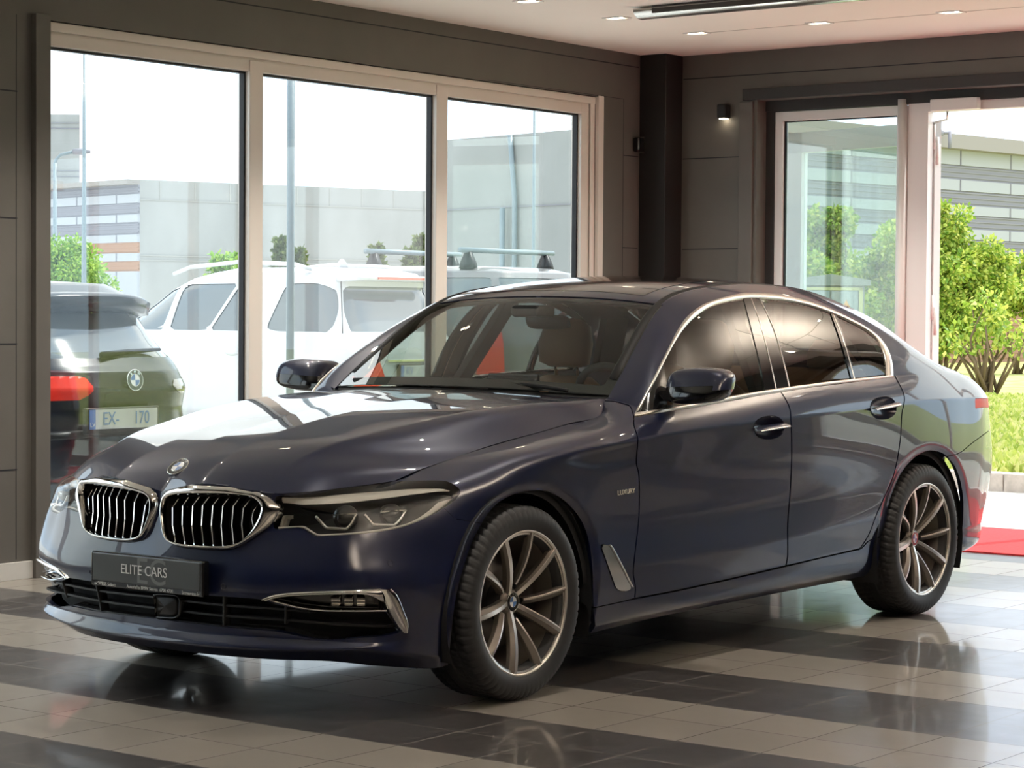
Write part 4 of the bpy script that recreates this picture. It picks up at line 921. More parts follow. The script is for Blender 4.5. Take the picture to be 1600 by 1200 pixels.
st = MB().add(*loft([np.array([mc+np.array([.03-.0+dx, -.05+dy, dz]) for dx, dz in ((.045, -.058), (.045, -.035), (-.05, -.035), (-.05, -.058))]) for dy in (0., -.12)], True, True)); both_sides('mirror_arm', st.V, st.F, M['gloss_black'], mp, False)
# ---- wheels
tyre_prof = [(.236, -.098), (.250, -.112), (.275, -.121), (.300, -.122), (.322, -.114), (.334, -.100)]
tw = np.linspace(-.092, .092, 39)
def tread(n=400):
    pr = tyre_prof+[(.339-.0022*(abs(h)/.092)**2, h) for h in tw]+[(r, -h) for r, h in tyre_prof[::-1]]+[(.226, .09), (.226, -.09)]
    V = []; k = len(pr); F = []
    for j in range(n):
        w = 2*math.pi*j/n
        for i, (r, h) in enumerate(pr):
            if len(tyre_prof)-2 <= i < k-2-len(tyre_prof)+2:
                gsip = ((w*68/(2*math.pi)+abs(h)*9*(1 if h > 0 else 1)) % 1.0) < .2
                grv = any(abs(abs(h)-g) < .0036 for g in (.024, .062))
                if grv or (gsip and abs(h) > .02): r -= .0065
            V.append((r*math.cos(w), h, r*math.sin(w)))
    for j in range(n):
        for i in range(k): F.append((j*k+i, ((j+1) % n)*k+i, ((j+1) % n)*k+(i+1) % k, j*k+(i+1) % k))
    return np.array(V), np.array(F)[:, ::-1]
def make_wheel(parent):
    w = part_empty('wheel', parent)
    V, F = tread(); mk('tyre', V, F, M['rubber'], w, True)
    V, F = None, None
    ax = 1
    MB().lathe([(.2365, .104), (.2535, .1065), (.2545, .110), (.2525, .1135), (.2475, .1135), (.2445, .108)], ax, (0, 0, 0), 96).build('rim_lip', M['alloy'], w, True)
    MB().lathe([(.2445, .108), (.238, .095), (.228, .07), (.212, .03), (.205, -.06), (.225, -.10)], ax, (0, 0, 0), 96).build('rim_barrel', M['alloy_dark'], w, True)
    for k in range(10):
        main = k % 2 == 1; a0 = math.radians(36*k+WANG); flip = 1; V = []; ns = 15; r0 = .030 if main else .062
        for i in range(ns):
            s_ = i/(ns-1); r = r0+(.246-r0)*s_; q_ = (r-.03)/.216
            a = a0+(0 if main else math.radians(5.5)*(1-s_)**2); wl = .016+.010*q_; wr = (.0125+.005*q_) if main else (.006+.004*q_); yf = .058+.053*(1-(1-q_)**2.1)-(0 if main else .012*(1-s_)**2); dp = .034-.008*s_
            rd = .0085 if main else .0042
            u = np.array([math.cos(a), 0, math.sin(a)]); t = np.array([-math.sin(a), 0, math.cos(a)])
            for d, y in ((-wl, yf-dp), (-wl*.92, yf-.013), (-rd, yf), (rd, yf), (wr, yf-.011), (wr, yf-dp)): V.append(u*r-t*d+np.array([0, y, 0]))
        F = []; mi = []
        for i in range(ns-1):
            for q in range(6):
                f = (i*6+q, i*6+(q+1) % 6, i*6+6+(q+1) % 6, i*6+6+q); F.append(f if flip < 0 else f[::-1]); mi.append(1 if q in (2,) else 0)
        o = mk('spoke', V, F, [M['alloy_dark'], M['alloy']], w, False, label='main spoke with bright ridge' if main else None); o.data.polygons.foreach_set('material_index', mi)
        md = o.modifiers.new('bevel', 'BEVEL'); md.width = .0012; md.segments = 1
    MB().lathe([(0, .058), (.036, .058), (.046, .050), (.052, .03)], ax, (0, 0, 0), 48).build('hub', M['alloy_dark'], w, True)
    for k in range(5):
        a = math.radians(72*k+WANG+18); c = (.056*math.cos(a), .045, .056*math.sin(a)); MB().lathe([(0, .006), (.008, .006), (.009, -.02)], ax, c, 12).build('wheel_bolt', M['black'], w, True)
    e = roundel(w, np.array([0, .0595, 0]), (0, 1, 0), (0, 0, 1), .034)
    for ch in list(e.children): ch.parent = w
    bpy.data.objects.remove(e)
    MB().lathe([(.06, -.005), (.165, -.005), (.165, -.03), (.06, -.03)], ax, (0, 0, 0), 64).build('brake_disc', M['disc'], w, True)
    MB().lathe([(.02, .04), (.07, .04), (.07, -.03)], ax, (0, 0, 0), 40).build('disc_bell', M['black'], w, True)
    MB().add(*loft([np.array([(r*math.cos(a), y, r*math.sin(a)) for r, y in ((.10, .018), (.178, .018), (.178, -.05), (.10, -.05))]) for a in np.linspace(2.5, 3.6, 10)], True, True)).build('brake_caliper', M['disc'], w, True)
    return w
WANG = 29.2
for i, (x, y) in enumerate(((0, .80), (-2.975, .81), (0, -.80), (-2.975, -.81))):
    if i == 0: w0 = make_wheel(car); w = w0
    else: w = dup(w0, car)
    w.location = (x, y, .339); w.rotation_euler = (0, 0, 0 if y > 0 else math.pi)
# wheel-arch liners and underbody
for x0, y0 in ((0, 1), (-2.975, 1), (0, -1), (-2.975, -1)):
    V = []; F = []; n = 24
    for a in np.linspace(-.35, math.pi+.35, n):
        r = .425
        for y in (.905, .60): V.append((x0+r*math.cos(a)*.98, y*y0 if y < .9 else (.903)*y0, .32+r*math.sin(a)))
    F = [(2*i, 2*i+1, 2*i+3, 2*i+2) for i in range(n-1)]; b_ = len(V)
    F.append(tuple(2*i+1 for i in range(n)))
    F += [(b_+2*i, b_+2*i+2, b_+2*i+3, b_+2*i+1) for i in range(n-1)]; V += [(x0+r*math.cos(w)*.98, .885*y0, .32+r*math.sin(w)) for w in np.linspace(.12, math.pi-.12, n) for r in (.445, .398)]
    mk('wheel_arch_liner', V, F, M['black'], car, True)
MB().box((.55, -.50, .21), (-3.80, .50, .27)).box((-.50, -.80, .21), (-2.50, .80, .27)).build('underbody', M['black'], car)
MB().box((.62, -.52, .28), (.58, .52, .72)).box((-.50, -.70, .26), (-.46, .70, .88)).build('engine_bulkhead', M['black'], car)
# ---- cabin
rl = tpatch(UW+.02, UR, 30, 30); panel('headliner', (rl[0]-rl[1]*.035, -rl[1], rl[2][:, ::-1]), M['trim_grey'], car, 'join', 0)
for s_ in (1, -1):
    q = herm(GV[3], np.linspace(UST['9c'], UR, 40)); MB().tube(q*np.array([1, s_, 1])+np.array([0, -.025*s_, -.018]), .026, 10).build('pillar_trim', M['dash'], car, True)
    for p0, p1, w in (((-1.75, .83, 1.02), (-1.86, .60, 1.42), .045), ((-2.86, .80, 1.06), (-2.74, .66, 1.32), .09)):
        MB().add(*loft([np.array([(p[0]+dx, (p[1]+dy)*s_, p[2]) for dx, dy in ((-w, -.02), (w, -.02), (w, -.06), (-w, -.06))]) for p in (p0, p1)], True, True)).build('pillar_trim', M['dash'], car)
    MB().add(*loft([np.array([(x, y*s_, z) for x, y, z in ((-.85, .845, .3), (-2.75, .845, .35), (-2.75, .835, 1.065), (-.85, .84, .965))]), np.array([(x, y*s_, z) for x, y, z in ((-.85, .79, .3), (-2.75, .79, .35), (-2.75, .79, 1.03), (-.85, .79, .93))])], True, True)).build('door_card', M['dash'], car)
dsec = [(-.72, .70), (-.72, 1.005), (-.90, 1.02), (-1.05, 1.015), (-1.16, .985), (-1.21, .92), (-1.20, .80), (-1.12, .70)]
MB().add(*loft([np.array([(x-.16*(abs(y)/.76)**2*(1 if x>-1.1 else .5), y, z-.035*(abs(y)/.78)**2) for x, z in dsec]) for y in np.linspace(-.76, .76, 15)], True, True)).build('dashboard', M['dash'], car, True)
MB().add(*loft([np.array([(x, y, z) for x, z in ((-1.05, 1.0), (-1.08, 1.045), (-1.16, 1.045), (-1.20, .99))]) for y in np.linspace(.22, .54, 7)], True, True)).build('instrument_hood', M['dash'], car, True)
MB().box((-1.12, -.13, .985), (-1.135, .13, 1.095)).build('centre_screen', M['gloss_black'], car, bevel=.006)
stw = part_empty('steering_wheel', car)
V = []; F = []; nn, mm = 48, 10; R_ = .182; cst = np.array([-1.345, .36, .97]); axn = np.array([.88, 0, -.47]); b1 = np.array([0, 1, 0]); b2_ = np.cross(axn, b1)
MB().tube([cst+b1*R_*math.cos(w)+b2_*R_*math.sin(w) for w in np.linspace(0, 2*math.pi, 49)], .0165, 10, cap=False).build('wheel_rim', M['dash'], stw, True)
for w in (0, math.pi, -math.pi/2 if b2_[2] > 0 else math.pi/2): MB().tube([cst+axn*.03, cst+(b1*math.cos(w)+b2_*math.sin(w))*R_], .016, 8).build('spoke', M['satin'], stw, True)
MB().tube([cst-axn*.02, cst+axn*.05], [.065, .075], 20).build('airbag_cover', M['dash'], stw, True)
MB().tube([cst+axn*.05, cst+axn*.3], .035, 12).build('column', M['dash'], stw, True)
def cushion(sections, n=20, e=.5):
    """soft block lofted from (centre, half width, half depth vector) sections"""
    rings = []
    for c, hw_, hd in sections:
        r = []
        for k in range(n):
            t = 2*math.pi*k/n; g = lambda v: math.copysign(abs(v)**e, v); r.append(np.array(c)+np.array([0, hw_*g(math.cos(t)), 0])+np.array(hd)*g(math.sin(t)))
        rings.append(np.array(r))
    return loft(rings, True, True)
for s_ in (1, -1):
    e = part_empty('front_seat', car); y = .37*s_
    V, F = cushion([((-1.32, y, .55), .22, (0, 0, .06)), ((-1.38, y, .56), .25, (0, 0, .085)), ((-1.70, y, .53), .25, (0, 0, .085)), ((-1.85, y, .52), .22, (0, 0, .06))]); mk('seat_cushion', V, F, M['leather'], e, True)
    V, F = cushion([((-1.80, y, .50), .20, (.05, 0, .02)), ((-1.86, y, .62), .25, (.075, 0, .02)), ((-1.95, y, .90), .24, (.065, 0, .02)), ((-2.00, y, 1.02), .19, (.055, 0, .02)), ((-2.02, y, 1.055), .13, (.03, 0, .01))]); mk('seat_back', V, F, M['leather'], e, True)
    V, F = cushion([((-1.985, y, 1.105), .085, (.02, 0, .005)), ((-1.985, y, 1.12), .125, (.045, 0, .01)), ((-1.995, y, 1.21), .135, (.05, 0, .01)), ((-2.01, y, 1.29), .115, (.04, 0, .01)), ((-2.012, y, 1.315), .07, (.02, 0, .005))]); mk('headrest', V, F, M['leather'], e, True)
    for d in (-.06, .06): MB().tube([(-2.01, y+d, 1.05), (-1.99, y+d, 1.16)], .007, 8).build('headrest_post', M['chrome'], e, True)
e = part_empty('rear_seat', car)
V, F = cushion([((-2.30, 0, .52), .62, (0, 0, .06)), ((-2.36, 0, .53), .66, (0, 0, .09)), ((-2.75, 0, .52), .66, (0, 0, .09)), ((-2.85, 0, .52), .62, (0, 0, .06))], 40, .4); mk('seat_cushion', V, F, M['leather'], e, True)
V, F = cushion([((-2.75, 0, .55), .62, (.06, 0, .02)), ((-2.80, 0, .65), .66, (.08, 0, .02)), ((-2.97, 0, 1.02), .64, (.07, 0, .02)), ((-3.02, 0, 1.09), .58, (.04, 0, .01))], 40, .4); mk('seat_back', V, F, M['leather'], e, True)
for y in (.42, -.42):
    V, F = cushion([((-3.01, y, 1.09), .09, (.02, 0, .005)), ((-3.01, y, 1.10), .125, (.045, 0, .01)), ((-3.02, y, 1.17), .125, (.045, 0, .01)), ((-3.03, y, 1.22), .10, (.025, 0, .01))]); mk('headrest', V, F, M['leather'], e, True)
MB().box((-3.0, -.72, 1.04), (-3.55, .72, 1.06)).build('parcel_shelf', M['dash'], car)
MB().box((-1.0, -.80, .26), (-2.95, .80, .30)).build('cabin_floor', M['dash'], car)
MB().box((-1.25, -.10, .3), (-2.25, .10, .66)).build('centre_console', M['dash'], car, bevel=.03)
V, F = cushion([((-1.345, 0, 1.30), .10, (.012, 0, .02)), ((-1.36, 0, 1.305), .115, (.012, 0, .03)), ((-1.375, 0, 1.30), .10, (.008, 0, .025))], 24, .5); mk('rear_view_mirror', V, F, M['dash'], car, True)
MB().box((-1.19, -.07, 1.325), (-1.32, .07, 1.375)).build('camera_pod', M['dash'], car, bevel=.015)
# ================================================================== outside
rng = random.Random(7); nr_ = np.random.default_rng(5)
M['asphalt'] = noise_mix(pmat('pale_parking_paving', (.55, .54, .51), .9), (.66, .65, .62), (.74, .72, .69), 40.0)
M['paving'] = noise_mix(pmat('pale_paving', (.75, .72, .62), .9), (.52, .49, .42), (.62, .59, .52), 14.0)
M['kerb'] = noise_mix(pmat('kerb_concrete', (.45, .40, .36), .9), (.44, .38, .33), (.54, .47, .41), 20.0)
M['lawn'] = noise_mix(pmat('lawn', (.3, .36, .08), .95), (.30, .35, .07), (.48, .47, .17), 3.0)
M['concrete'] = noise_mix(pmat('pale_concrete', (.3, .3, .28), .9), (.27, .267, .245), (.37, .366, .345), 0.6, 8, .3, .7, stretch=(1, 1, .35))
M['concrete2'] = noise_mix(pmat('smooth_concrete', (.55, .57, .54), .9), (.25, .257, .243), (.285, .29, .278), 0.5, 6)
M['clad_grey'] = pmat('grey_cladding', (.225, .22, .24), .7); M['clad_white'] = pmat('white_cladding', (.36, .37, .385), .6); M['clad_orange'] = pmat('orange_cladding', (.36, .21, .13), .7)
M['cornice'] = pmat('beige_cornice', (.27, .245, .22), .7); M['steel'] = pmat('blue_grey_steel', (.20, .245, .265), .45); M['bark'] = pmat('bark', (.16, .11, .06), .9)
struct('ground_asphalt', [(-60, YL-.22, -.03), (30, YL-.22, -.03), (30, -60, -.03), (-60, -60, -.03)], [(0, 3, 2, 1)], M['asphalt'])
struct('ground_paving', [(-10.02, -6, -.012), (-7.02, -6, -.012), (-7.02, 30, -.012), (-10.02, 30, -.012)], [(0, 1, 2, 3)], M['paving'])
for k in range(26):
    y = -6+k*1.0
    if y > 14: break
    if k == 0: kb = sbox('kerbstone', (-10.2, 0, -.02), (-10.02, .992, .132), M['kerb'], bevel=.012); tag(kb, '', 'kerbstone', 'kerbstones along the lawn'); kb.location = (0, y, 0); o = kb
    else: o = kb.copy(); COL.objects.link(o); o.location = (0, y, 0)
    o['label'] = 'pale kerbstone along the lawn edge behind the parked saloon'
struct('ground_lawn', [(-90, -40, .10), (-10.2, -6.0, .10), (-10.2, 40, .10), (-90, 40, .10)], [(0, 1, 2, 3)], M['lawn'])
def leaf_mesh(centres, dirs, size, jitter=.5):
    """small folded leaves"""
    n = len(centres); V = np.empty((n, 4, 3)); a = nr_.normal(size=(n, 3)); a /= np.linalg.norm(a, axis=1, keepdims=True)
    u = dirs+a*jitter; u /= np.linalg.norm(u, axis=1, keepdims=True); w = np.cross(u, nr_.normal(size=(n, 3))); w /= np.linalg.norm(w, axis=1, keepdims=True); h = np.cross(u, w)
    s = (size*nr_.uniform(.6, 1.3, n))[:, None]
    V[:, 0] = centres; V[:, 1] = centres+u*s*.5+w*s*.32+h*s*.08; V[:, 2] = centres+u*s; V[:, 3] = centres+u*s*.5-w*s*.32+h*s*.08
    i = np.arange(n)*4; F = np.concatenate([np.stack([i, i+1, i+2], 1), np.stack([i, i+2, i+3], 1)])
    return V.reshape(-1, 3), F
def foliage_mat(name, c1, c2, c3):
    m = pmat(name, c2, .55); nt = m.node_tree; N = nt.nodes; L = nt.links; b = N['Principled BSDF']; b.inputs['Subsurface Weight'].default_value = 0
    g = N.new('ShaderNodeNewGeometry'); ra = N.new('ShaderNodeValToRGB'); ra.color_ramp.elements[0].color = (*c1, 1); ra.color_ramp.elements[1].color = (*c3, 1); e = ra.color_ramp.elements.new(.5); e.color = (*c2, 1)
    L.new(g.outputs['Random Per Island'], ra.inputs['Fac']); L.new(ra.outputs['Color'], b.inputs['Base Color'])
    out = N['Material Output']; tl_ = N.new('ShaderNodeBsdfTranslucent'); L.new(ra.outputs['Color'], tl_.inputs['Color']); mx = N.new('ShaderNodeMixShader'); mx.inputs[0].default_value = .35
    L.new(b.outputs[0], mx.inputs[1]); L.new(tl_.outputs[0], mx.inputs[2]); L.new(mx.outputs[0], out.inputs['Surface'])
    return m
M['leaf'] = foliage_mat('bush_leaves', (.12, .24, .025), (.34, .46, .06), (.66, .66, .15)); M['leaf2'] = foliage_mat('round_bush_leaves', (.11, .25, .03), (.25, .42, .06), (.42, .55, .11))
M['needle'] = foliage_mat('young_pine_needles', (.08, .12, .035), (.14, .19, .055), (.20, .23, .08)); M['grassb'] = foliage_mat('grass_blades', (.26, .35, .06), (.45, .50, .12), (.60, .57, .26))
def at(u, v, dep): return CC+ray(u, v)*dep
def bush(name, label, base, blobs, n, size, mat, stems=7, group=None):
    """blobs: (dx, dy, z, radius) around the base"""
    t = thing(name, label, 'bush', tuple(base), group); C = []; D = []; tot = sum(b[3]**2 for b in blobs)
    for bx, by, bz, r in blobs:
        ns_ = 16; sub = nr_.normal(size=(ns_, 3)); sub /= np.linalg.norm(sub, axis=1, keepdims=True); sub *= (nr_.uniform(.25, 1, ns_)**.5*r*.85)[:, None]
        for sc in sub:
            k = max(8, int(n*r*r/tot/ns_)); d = nr_.normal(size=(k, 3)); d /= np.linalg.norm(d, axis=1, keepdims=True); rr = r*.40*nr_.uniform(.2, 1.1, k)**.6
            C.append(np.array([bx, by, bz])+sc+d*rr[:, None]*np.array([1, 1, .8])); D.append(d*.6+np.array([0, 0, -.2]))
    V, F = leaf_mesh(np.concatenate(C), np.concatenate(D), size); m = V[:, 2] > .02
    mk('foliage', V, F, mat, t, False)
    for k in range(stems):
        b_ = blobs[k % len(blobs)]; p1 = np.array(b_[:3])+nr_.normal(size=3)*b_[3]*.3; p0 = np.array([nr_.uniform(-.15, .15), nr_.uniform(-.15, .15), 0]); mid = (p0+p1)/2+np.array([nr_.uniform(-.2, .2), nr_.uniform(-.2, .2), .1])
        MB().tube([p0, mid, p1], [.035, .022, .008], 6).build('stem', M['bark'], t, True)
    return t
def gpt(u, dep, z): p = at(u, 600, dep); p[2] = z; return p
# big shrub seen through the open doorway
RV = np.array([CM[0][0], CM[0][1], 0.0])
def rel(du, z, r, dep=0): v = RV*du+np.array([CM[2][0], CM[2][1], 0])*dep; return (v[0], v[1], z, r)
bush('leafy_shrub', 'tall yellow-green shrub filling the open doorway, right behind the parked saloon', gpt(1476, 40, .1), [rel(-.3, 1.3, .8), rel(.3, 1.35, .75), rel(-.1, 2.0, .85), rel(-.5, 2.6, .6), rel(.05, 2.7, .5), rel(.55, 2.3, .45), rel(-.25, 3.05, .32), rel(.75, 1.75, .55, .5), rel(-.7, 1.6, .6), rel(1.0, 2.25, .3, .5)], 26000, .095, M['leaf'], 12)
bush('leafy_shrub', 'yellow-green shrub at the right edge of the doorway view', gpt(1592, 50, .1), [rel(0, 1.6, .85), rel(.3, 2.1, .6), rel(-.5, 1.7, .6), rel(.7, 1.9, .7), rel(-.9, 1.3, .5)], 12000, .11, M['leaf'], 6)
bush('leafy_shrub', 'tall shrub seen through the fixed glass pane left of the doorway', gpt(1300, 27, .1), [rel(-.05, 1.6, .55), rel(-.1, 2.2, .35), rel(.1, 2.45, .2), rel(-.3, 1.3, .4)], 10000, .07, M['leaf'], 6)
bush('leafy_shrub', 'bright shrub behind the glass next to the round door post', gpt(1372, 28, .1), [rel(.05, 1.5, .5), rel(-.2, 1.1, .5), rel(.15, 2.0, .35), rel(.1, .7, .5), rel(-.1, 1.85, .3)], 10000, .07, M['leaf'], 6)
bush('leafy_shrub', 'low leafy shrub in front of the meter cabinet behind the glass', gpt(1262, 26, .1), [rel(0, 1.75, .32), rel(-.1, 1.35, .36), rel(.28, 1.55, .24)], 2600, .075, M['leaf'], 5)
bush('twiggy_shrub', 'sparse twiggy shrub growing on the lawn right of the saloon', gpt(1540, 36, .1), [rel(-.45, .85, .32), rel(.1, 1.0, .38), rel(.5, .9, .34), rel(0, 1.35, .36)], 800, .10, M['leaf'], 18)
bush('round_bush', 'rounded bright green bush below the striped building, left window', gpt(128, 34, 0), [rel(0, 1.75, .6), rel(-.4, 1.8, .6), rel(.25, 1.45, .42), rel(-.15, 2.1, .45), rel(-.75, 1.7, .6), rel(0, 1.0, .6)], 20000, .065, M['leaf2'], 6)
bush('leafy_shrub', 'small green shrub in front of the concrete wall, left window', gpt(352, 40, 0), [rel(-.15, 2.2, .16), rel(.2, 2.25, .18), rel(0, 1.9, .4)], 1200, .11, M['leaf2'], 5)
def pine(u, dep, h, label):
    t = thing('young_pine', label, 'tree', tuple(gpt(u, dep, 0)), 'young pines before the concrete wall'); V = []; C = []; D = []
    MB().tube([(0, 0, 0), (0, 0, h)], [.05, .012], 6).build('trunk', M['bark'], t, True)
    for k in range(46):
        z = h*(.35+.62*k/46); a = k*2.4; L_ = .40*(1.08-z/h)+.05; d = np.array([math.cos(a), math.sin(a), .75]); d /= np.linalg.norm(d)
        for s in np.linspace(.15, 1, 9): C.append(np.array([0, 0, z])+d*L_*s); D.append(d)
    C = np.repeat(np.array(C), 4, 0); D = np.repeat(np.array(D), 4, 0); V, F = leaf_mesh(C, D, .11, .8); mk('foliage', V, F, M['needle'], t, False)
pine(437, 42, 2.75, 'young pine just left of the thick grey steel post, middle pane'); pine(466, 42, 2.55, 'young pine just right of the thick grey steel post, middle pane')
pine(588, 42, 2.62, 'lone young pine above the white car roof'); pine(640, 42, 2.55, 'left pine of the close pair beside the second mullion'); pine(655, 43, 2.85, 'tallest young pine, left of the second mullion'); pine(677, 42, 2.65, 'young pine touching the second mullion')
# lawn blades
nb = 26000; px_ = nr_.uniform(-26, -10.25, nb); py_ = nr_.uniform(-7, -.5, nb)+(px_+10)*.42; P0 = np.stack([px_, py_, np.full(nb, .1)], 1)
V, F = leaf_mesh(P0, np.tile([0, 0, 1.0], (nb, 1)), .10, .55); g = mk('lawn_grass', V, F, M['grassb'], None, False, kind='stuff'); tag(g, 'yellow-green rough grass blades of the lawn beyond the kerb', 'grass')
# buildings
def slab(m, a, b, z0, z1, th, k=0):
    """vertical slab between two plan points"""
    a = np.array(a[:2]); b = np.array(b[:2]); d = (b-a)/np.linalg.norm(b-a); n = np.array([-d[1], d[0]])
    if n @ (CC[:2]-a) < 0: n = -n
    c = [a, b, b+n*th, a+n*th]; V = [(p[0], p[1], z) for z in (z0, z1) for p in c]
    return m.add(V, [(0, 3, 2, 1), (4, 5, 6, 7), (0, 1, 5, 4), (1, 2, 6, 5), (2, 3, 7, 6), (3, 0, 4, 7)], k)
def striped_face(t, A, B, bands, zc, joint=2.4, cornice=None):
    A = np.array(A[:2]); B = np.array(B[:2]); L_ = np.linalg.norm(B-A)
    for z0, z1, mt in bands:
        m = MB(); slab(m, A, B, z0, z1, .10 if mt == 'clad_white' else .06); m.build('cladding_band', M[mt], t)
        if mt == 'clad_white':
            j = MB(); k = joint*.5
            while k < L_: p = A+(B-A)*k/L_; q = A+(B-A)*(k+.05)/L_; slab(j, p, q, z0, z1, .115); k += joint
            j.build('panel_joint', M['clad_grey'], t)
        else:
            j = MB(); z = z0+.06
            while z < z1-.03: slab(j, A, B, z, z+.035, .085); z += .13
            j.build('cladding_rib', M[mt], t)
    m = MB(); slab(m, A, B, zc-.02, zc+(cornice or .36), .5); m.build('roof_edge', M['cornice'], t)
def dpt(u, dep): p = at(u, 600, dep); return (p[0], p[1])
def bld(name, label, corners, h, mat):
    """box-like block: plan corners in order"""
    c = np.array([p[:2] for p in corners]); t = thing(name, label, 'building', (0, 0, 0)); n = len(c)
    V = [(p[0], p[1], z) for z in (-.1, h) for p in c]; F = [(i, (i+1) % n, n+(i+1) % n, n+i) for i in range(n)]+[tuple(range(n, 2*n))]; mk('wall', V, F, M[mat], t, False)
    return t
z_at = lambda u, v, d: at(u, v, d)[2]
A0, A1, A2 = dpt(218, 75), dpt(60, 79.5), dpt(730, 82)
back = np.array([CM[2][0], CM[2][1]])*30
t = bld('striped_building', 'low building with grey, white and orange stripes and a long concrete side wall', [A0, A1, np.array(A1)+back, np.array(A2)+back, A2], z_at(218, 281, 75), 'concrete')
zz = lambda v: z_at(218, v, 75)
striped_face(t, A0, A1, [(zz(303.5), zz(289), 'clad_grey'), (zz(317), zz(303.5), 'clad_white'), (zz(335), zz(317), 'clad_grey'), (zz(347), zz(335), 'clad_white'), (zz(366.5), zz(347), 'clad_grey'), (zz(378.5), zz(366.5), 'clad_white'), (zz(395.5), zz(378.5), 'clad_orange'), (zz(408), zz(395.5), 'clad_white'), (zz(424), zz(408), 'clad_orange'), (-.1, zz(424), 'clad_white')], zz(288), cornice=zz(281.5)-zz(288))
j = MB(); d_ = np.array(A2)-np.array(A0)
for v0, v1 in ((311.5, 313), (398.5, 400), (405.5, 407)): slab(j, A0, A2, zz(v1), zz(v0), .03)
k = .055
while k < 1: p = np.array(A0)+d_*k; slab(j, p, p+d_*.0025, zz(311), zz(281)-.03, .02); k += .1
j.build('wall_joint', pmat('concrete_joint', (.36, .35, .32), .9), t)
T0, T1 = dpt(60, 105), dpt(124, 105); away = lambda p: np.array(p)+(np.array(p)-CC[:2])*.2; t = bld('concrete_tower', 'tall pale concrete tower behind the striped building at far left', [T0, T1, away(T1), away(T0)], z_at(124, 180, 105), 'concrete')
j = MB()
for v in (193, 201, 267, 276): slab(j, T0, T1, z_at(124, v+1, 105), z_at(124, v, 105), .05)
j.build('wall_joint', M['clad_grey'], t)
B0, B1 = dpt(694, 50), dpt(1010, 45.2); t = bld('concrete_building', 'smooth grey concrete building behind the van, right pane', [B0, B1, np.array(B1)+back*.4, np.array(B0)+back*.4], z_at(694, 220, 50), 'concrete2')
j = MB(); slab(j, B0, B1, z_at(707, 329.5, 50), z_at(707, 328, 50), .03); j.build('wall_joint', M['clad_grey'], t)
for u, v0, w, d in ((783, 325, .06, 48.3),):
    p = np.array(dpt(u, d)); MB().tube([(p[0], p[1], 0), (p[0], p[1], z_at(u, v0, d))], w, 10).build('downpipe', M['steel'], t, True)
p0, p1, p2 = at(804, 380, 48), at(804, 310, 48), at(797, 212, 48.1); MB().tube([(p0[0], p0[1], 0), p1, p2], .055, 10).build('downpipe', M['steel'], t, True)
R0, R1 = dpt(1180, 56), dpt(1700, 66.5); zr_ = lambda v: z_at(1440, v, 61.2)
t = bld('clad_building', 'long building clad in grey and white bands beyond the doorway', [R0, R1, np.array(R1)+back, np.array(R0)+back], zr_(224), 'clad_white')
striped_face(t, R0, R1, [(zr_(256), zr_(232), 'clad_white'), (zr_(279), zr_(256), 'clad_grey'), (zr_(296), zr_(279), 'clad_white'), (zr_(319), zr_(296), 'clad_grey'), (zr_(334), zr_(319), 'clad_white'), (zr_(356), zr_(334), 'clad_grey'), (zr_(372), zr_(356), 'clad_white'), (zr_(394), zr_(372), 'clad_grey'), (zr_(410), zr_(394), 'clad_white'), (-.1, zr_(410), 'clad_orange')], zr_(232))
t = thing('roof_instrument', 'small instrument mast on the roof of the banded building', 'antenna', tuple(at(1484, 230, 60)))
b_ = at(1484, 230, 60); q = [at(u, v, 60)-b_ for u, v in ((1484, 232), (1484, 206), (1467, 208), (1486, 207))]
MB().tube(q[:2], .05, 8).build('mast', M['clad_grey'], t, True); MB().tube([q[2], q[3]], .04, 8).build('crossarm', M['clad_grey'], t, True); MB().lathe([(0, -.12), (.13, -.06), (.13, .06), (0, .12)], 2, q[2], 12).build('sensor_head', M['clad_grey'], t, True)
# poles
def pole(name, label, u, dep, vtop, r0, r1, mat, cat='pole'):
    p = gpt(u, dep, 0); h = z_at(u, vtop, dep); t = thing(name, label, cat, tuple(p)); MB().tube([(0, 0, 0), (0, 0, h)], [r0, r1], 14).build('shaft', mat, t, True); return t, h
pole('steel_post', 'thick pale blue-grey steel post outside the middle window pane', 453, 15.5, 40, .028, .026, M['steel'], 'post')
pole('flagpole', 'thin tapering pale pole outside the left window pane', 131, 30, 62, .042, .016, M['steel'])
t, h = pole('street_lamp', 'street lamp with curved arm beside the thin pole, left pane', 85.5, 48, 255, .055, .04, M['steel'], 'street lamp')
b_ = gpt(85.5, 48, 0); q = [at(u, v, 48)-b_ for u, v in ((85.5, 262), (87, 250), (95, 242), (116, 237))]; MB().tube(q, .035, 8).build('arm', M['steel'], t, True)
q0, q1 = at(114, 237, 48)-b_, at(141, 237, 48)-b_; MB().tube([q0, (q0+q1)/2, q1], [.06, .07, .03], 8).build('lamp_head', M['clad_grey'], t, True)
t, h = pole('flagpole', 'thin leaning pole rising above the van, right pane', 832, 36, 172, .035, .02, M['steel'])
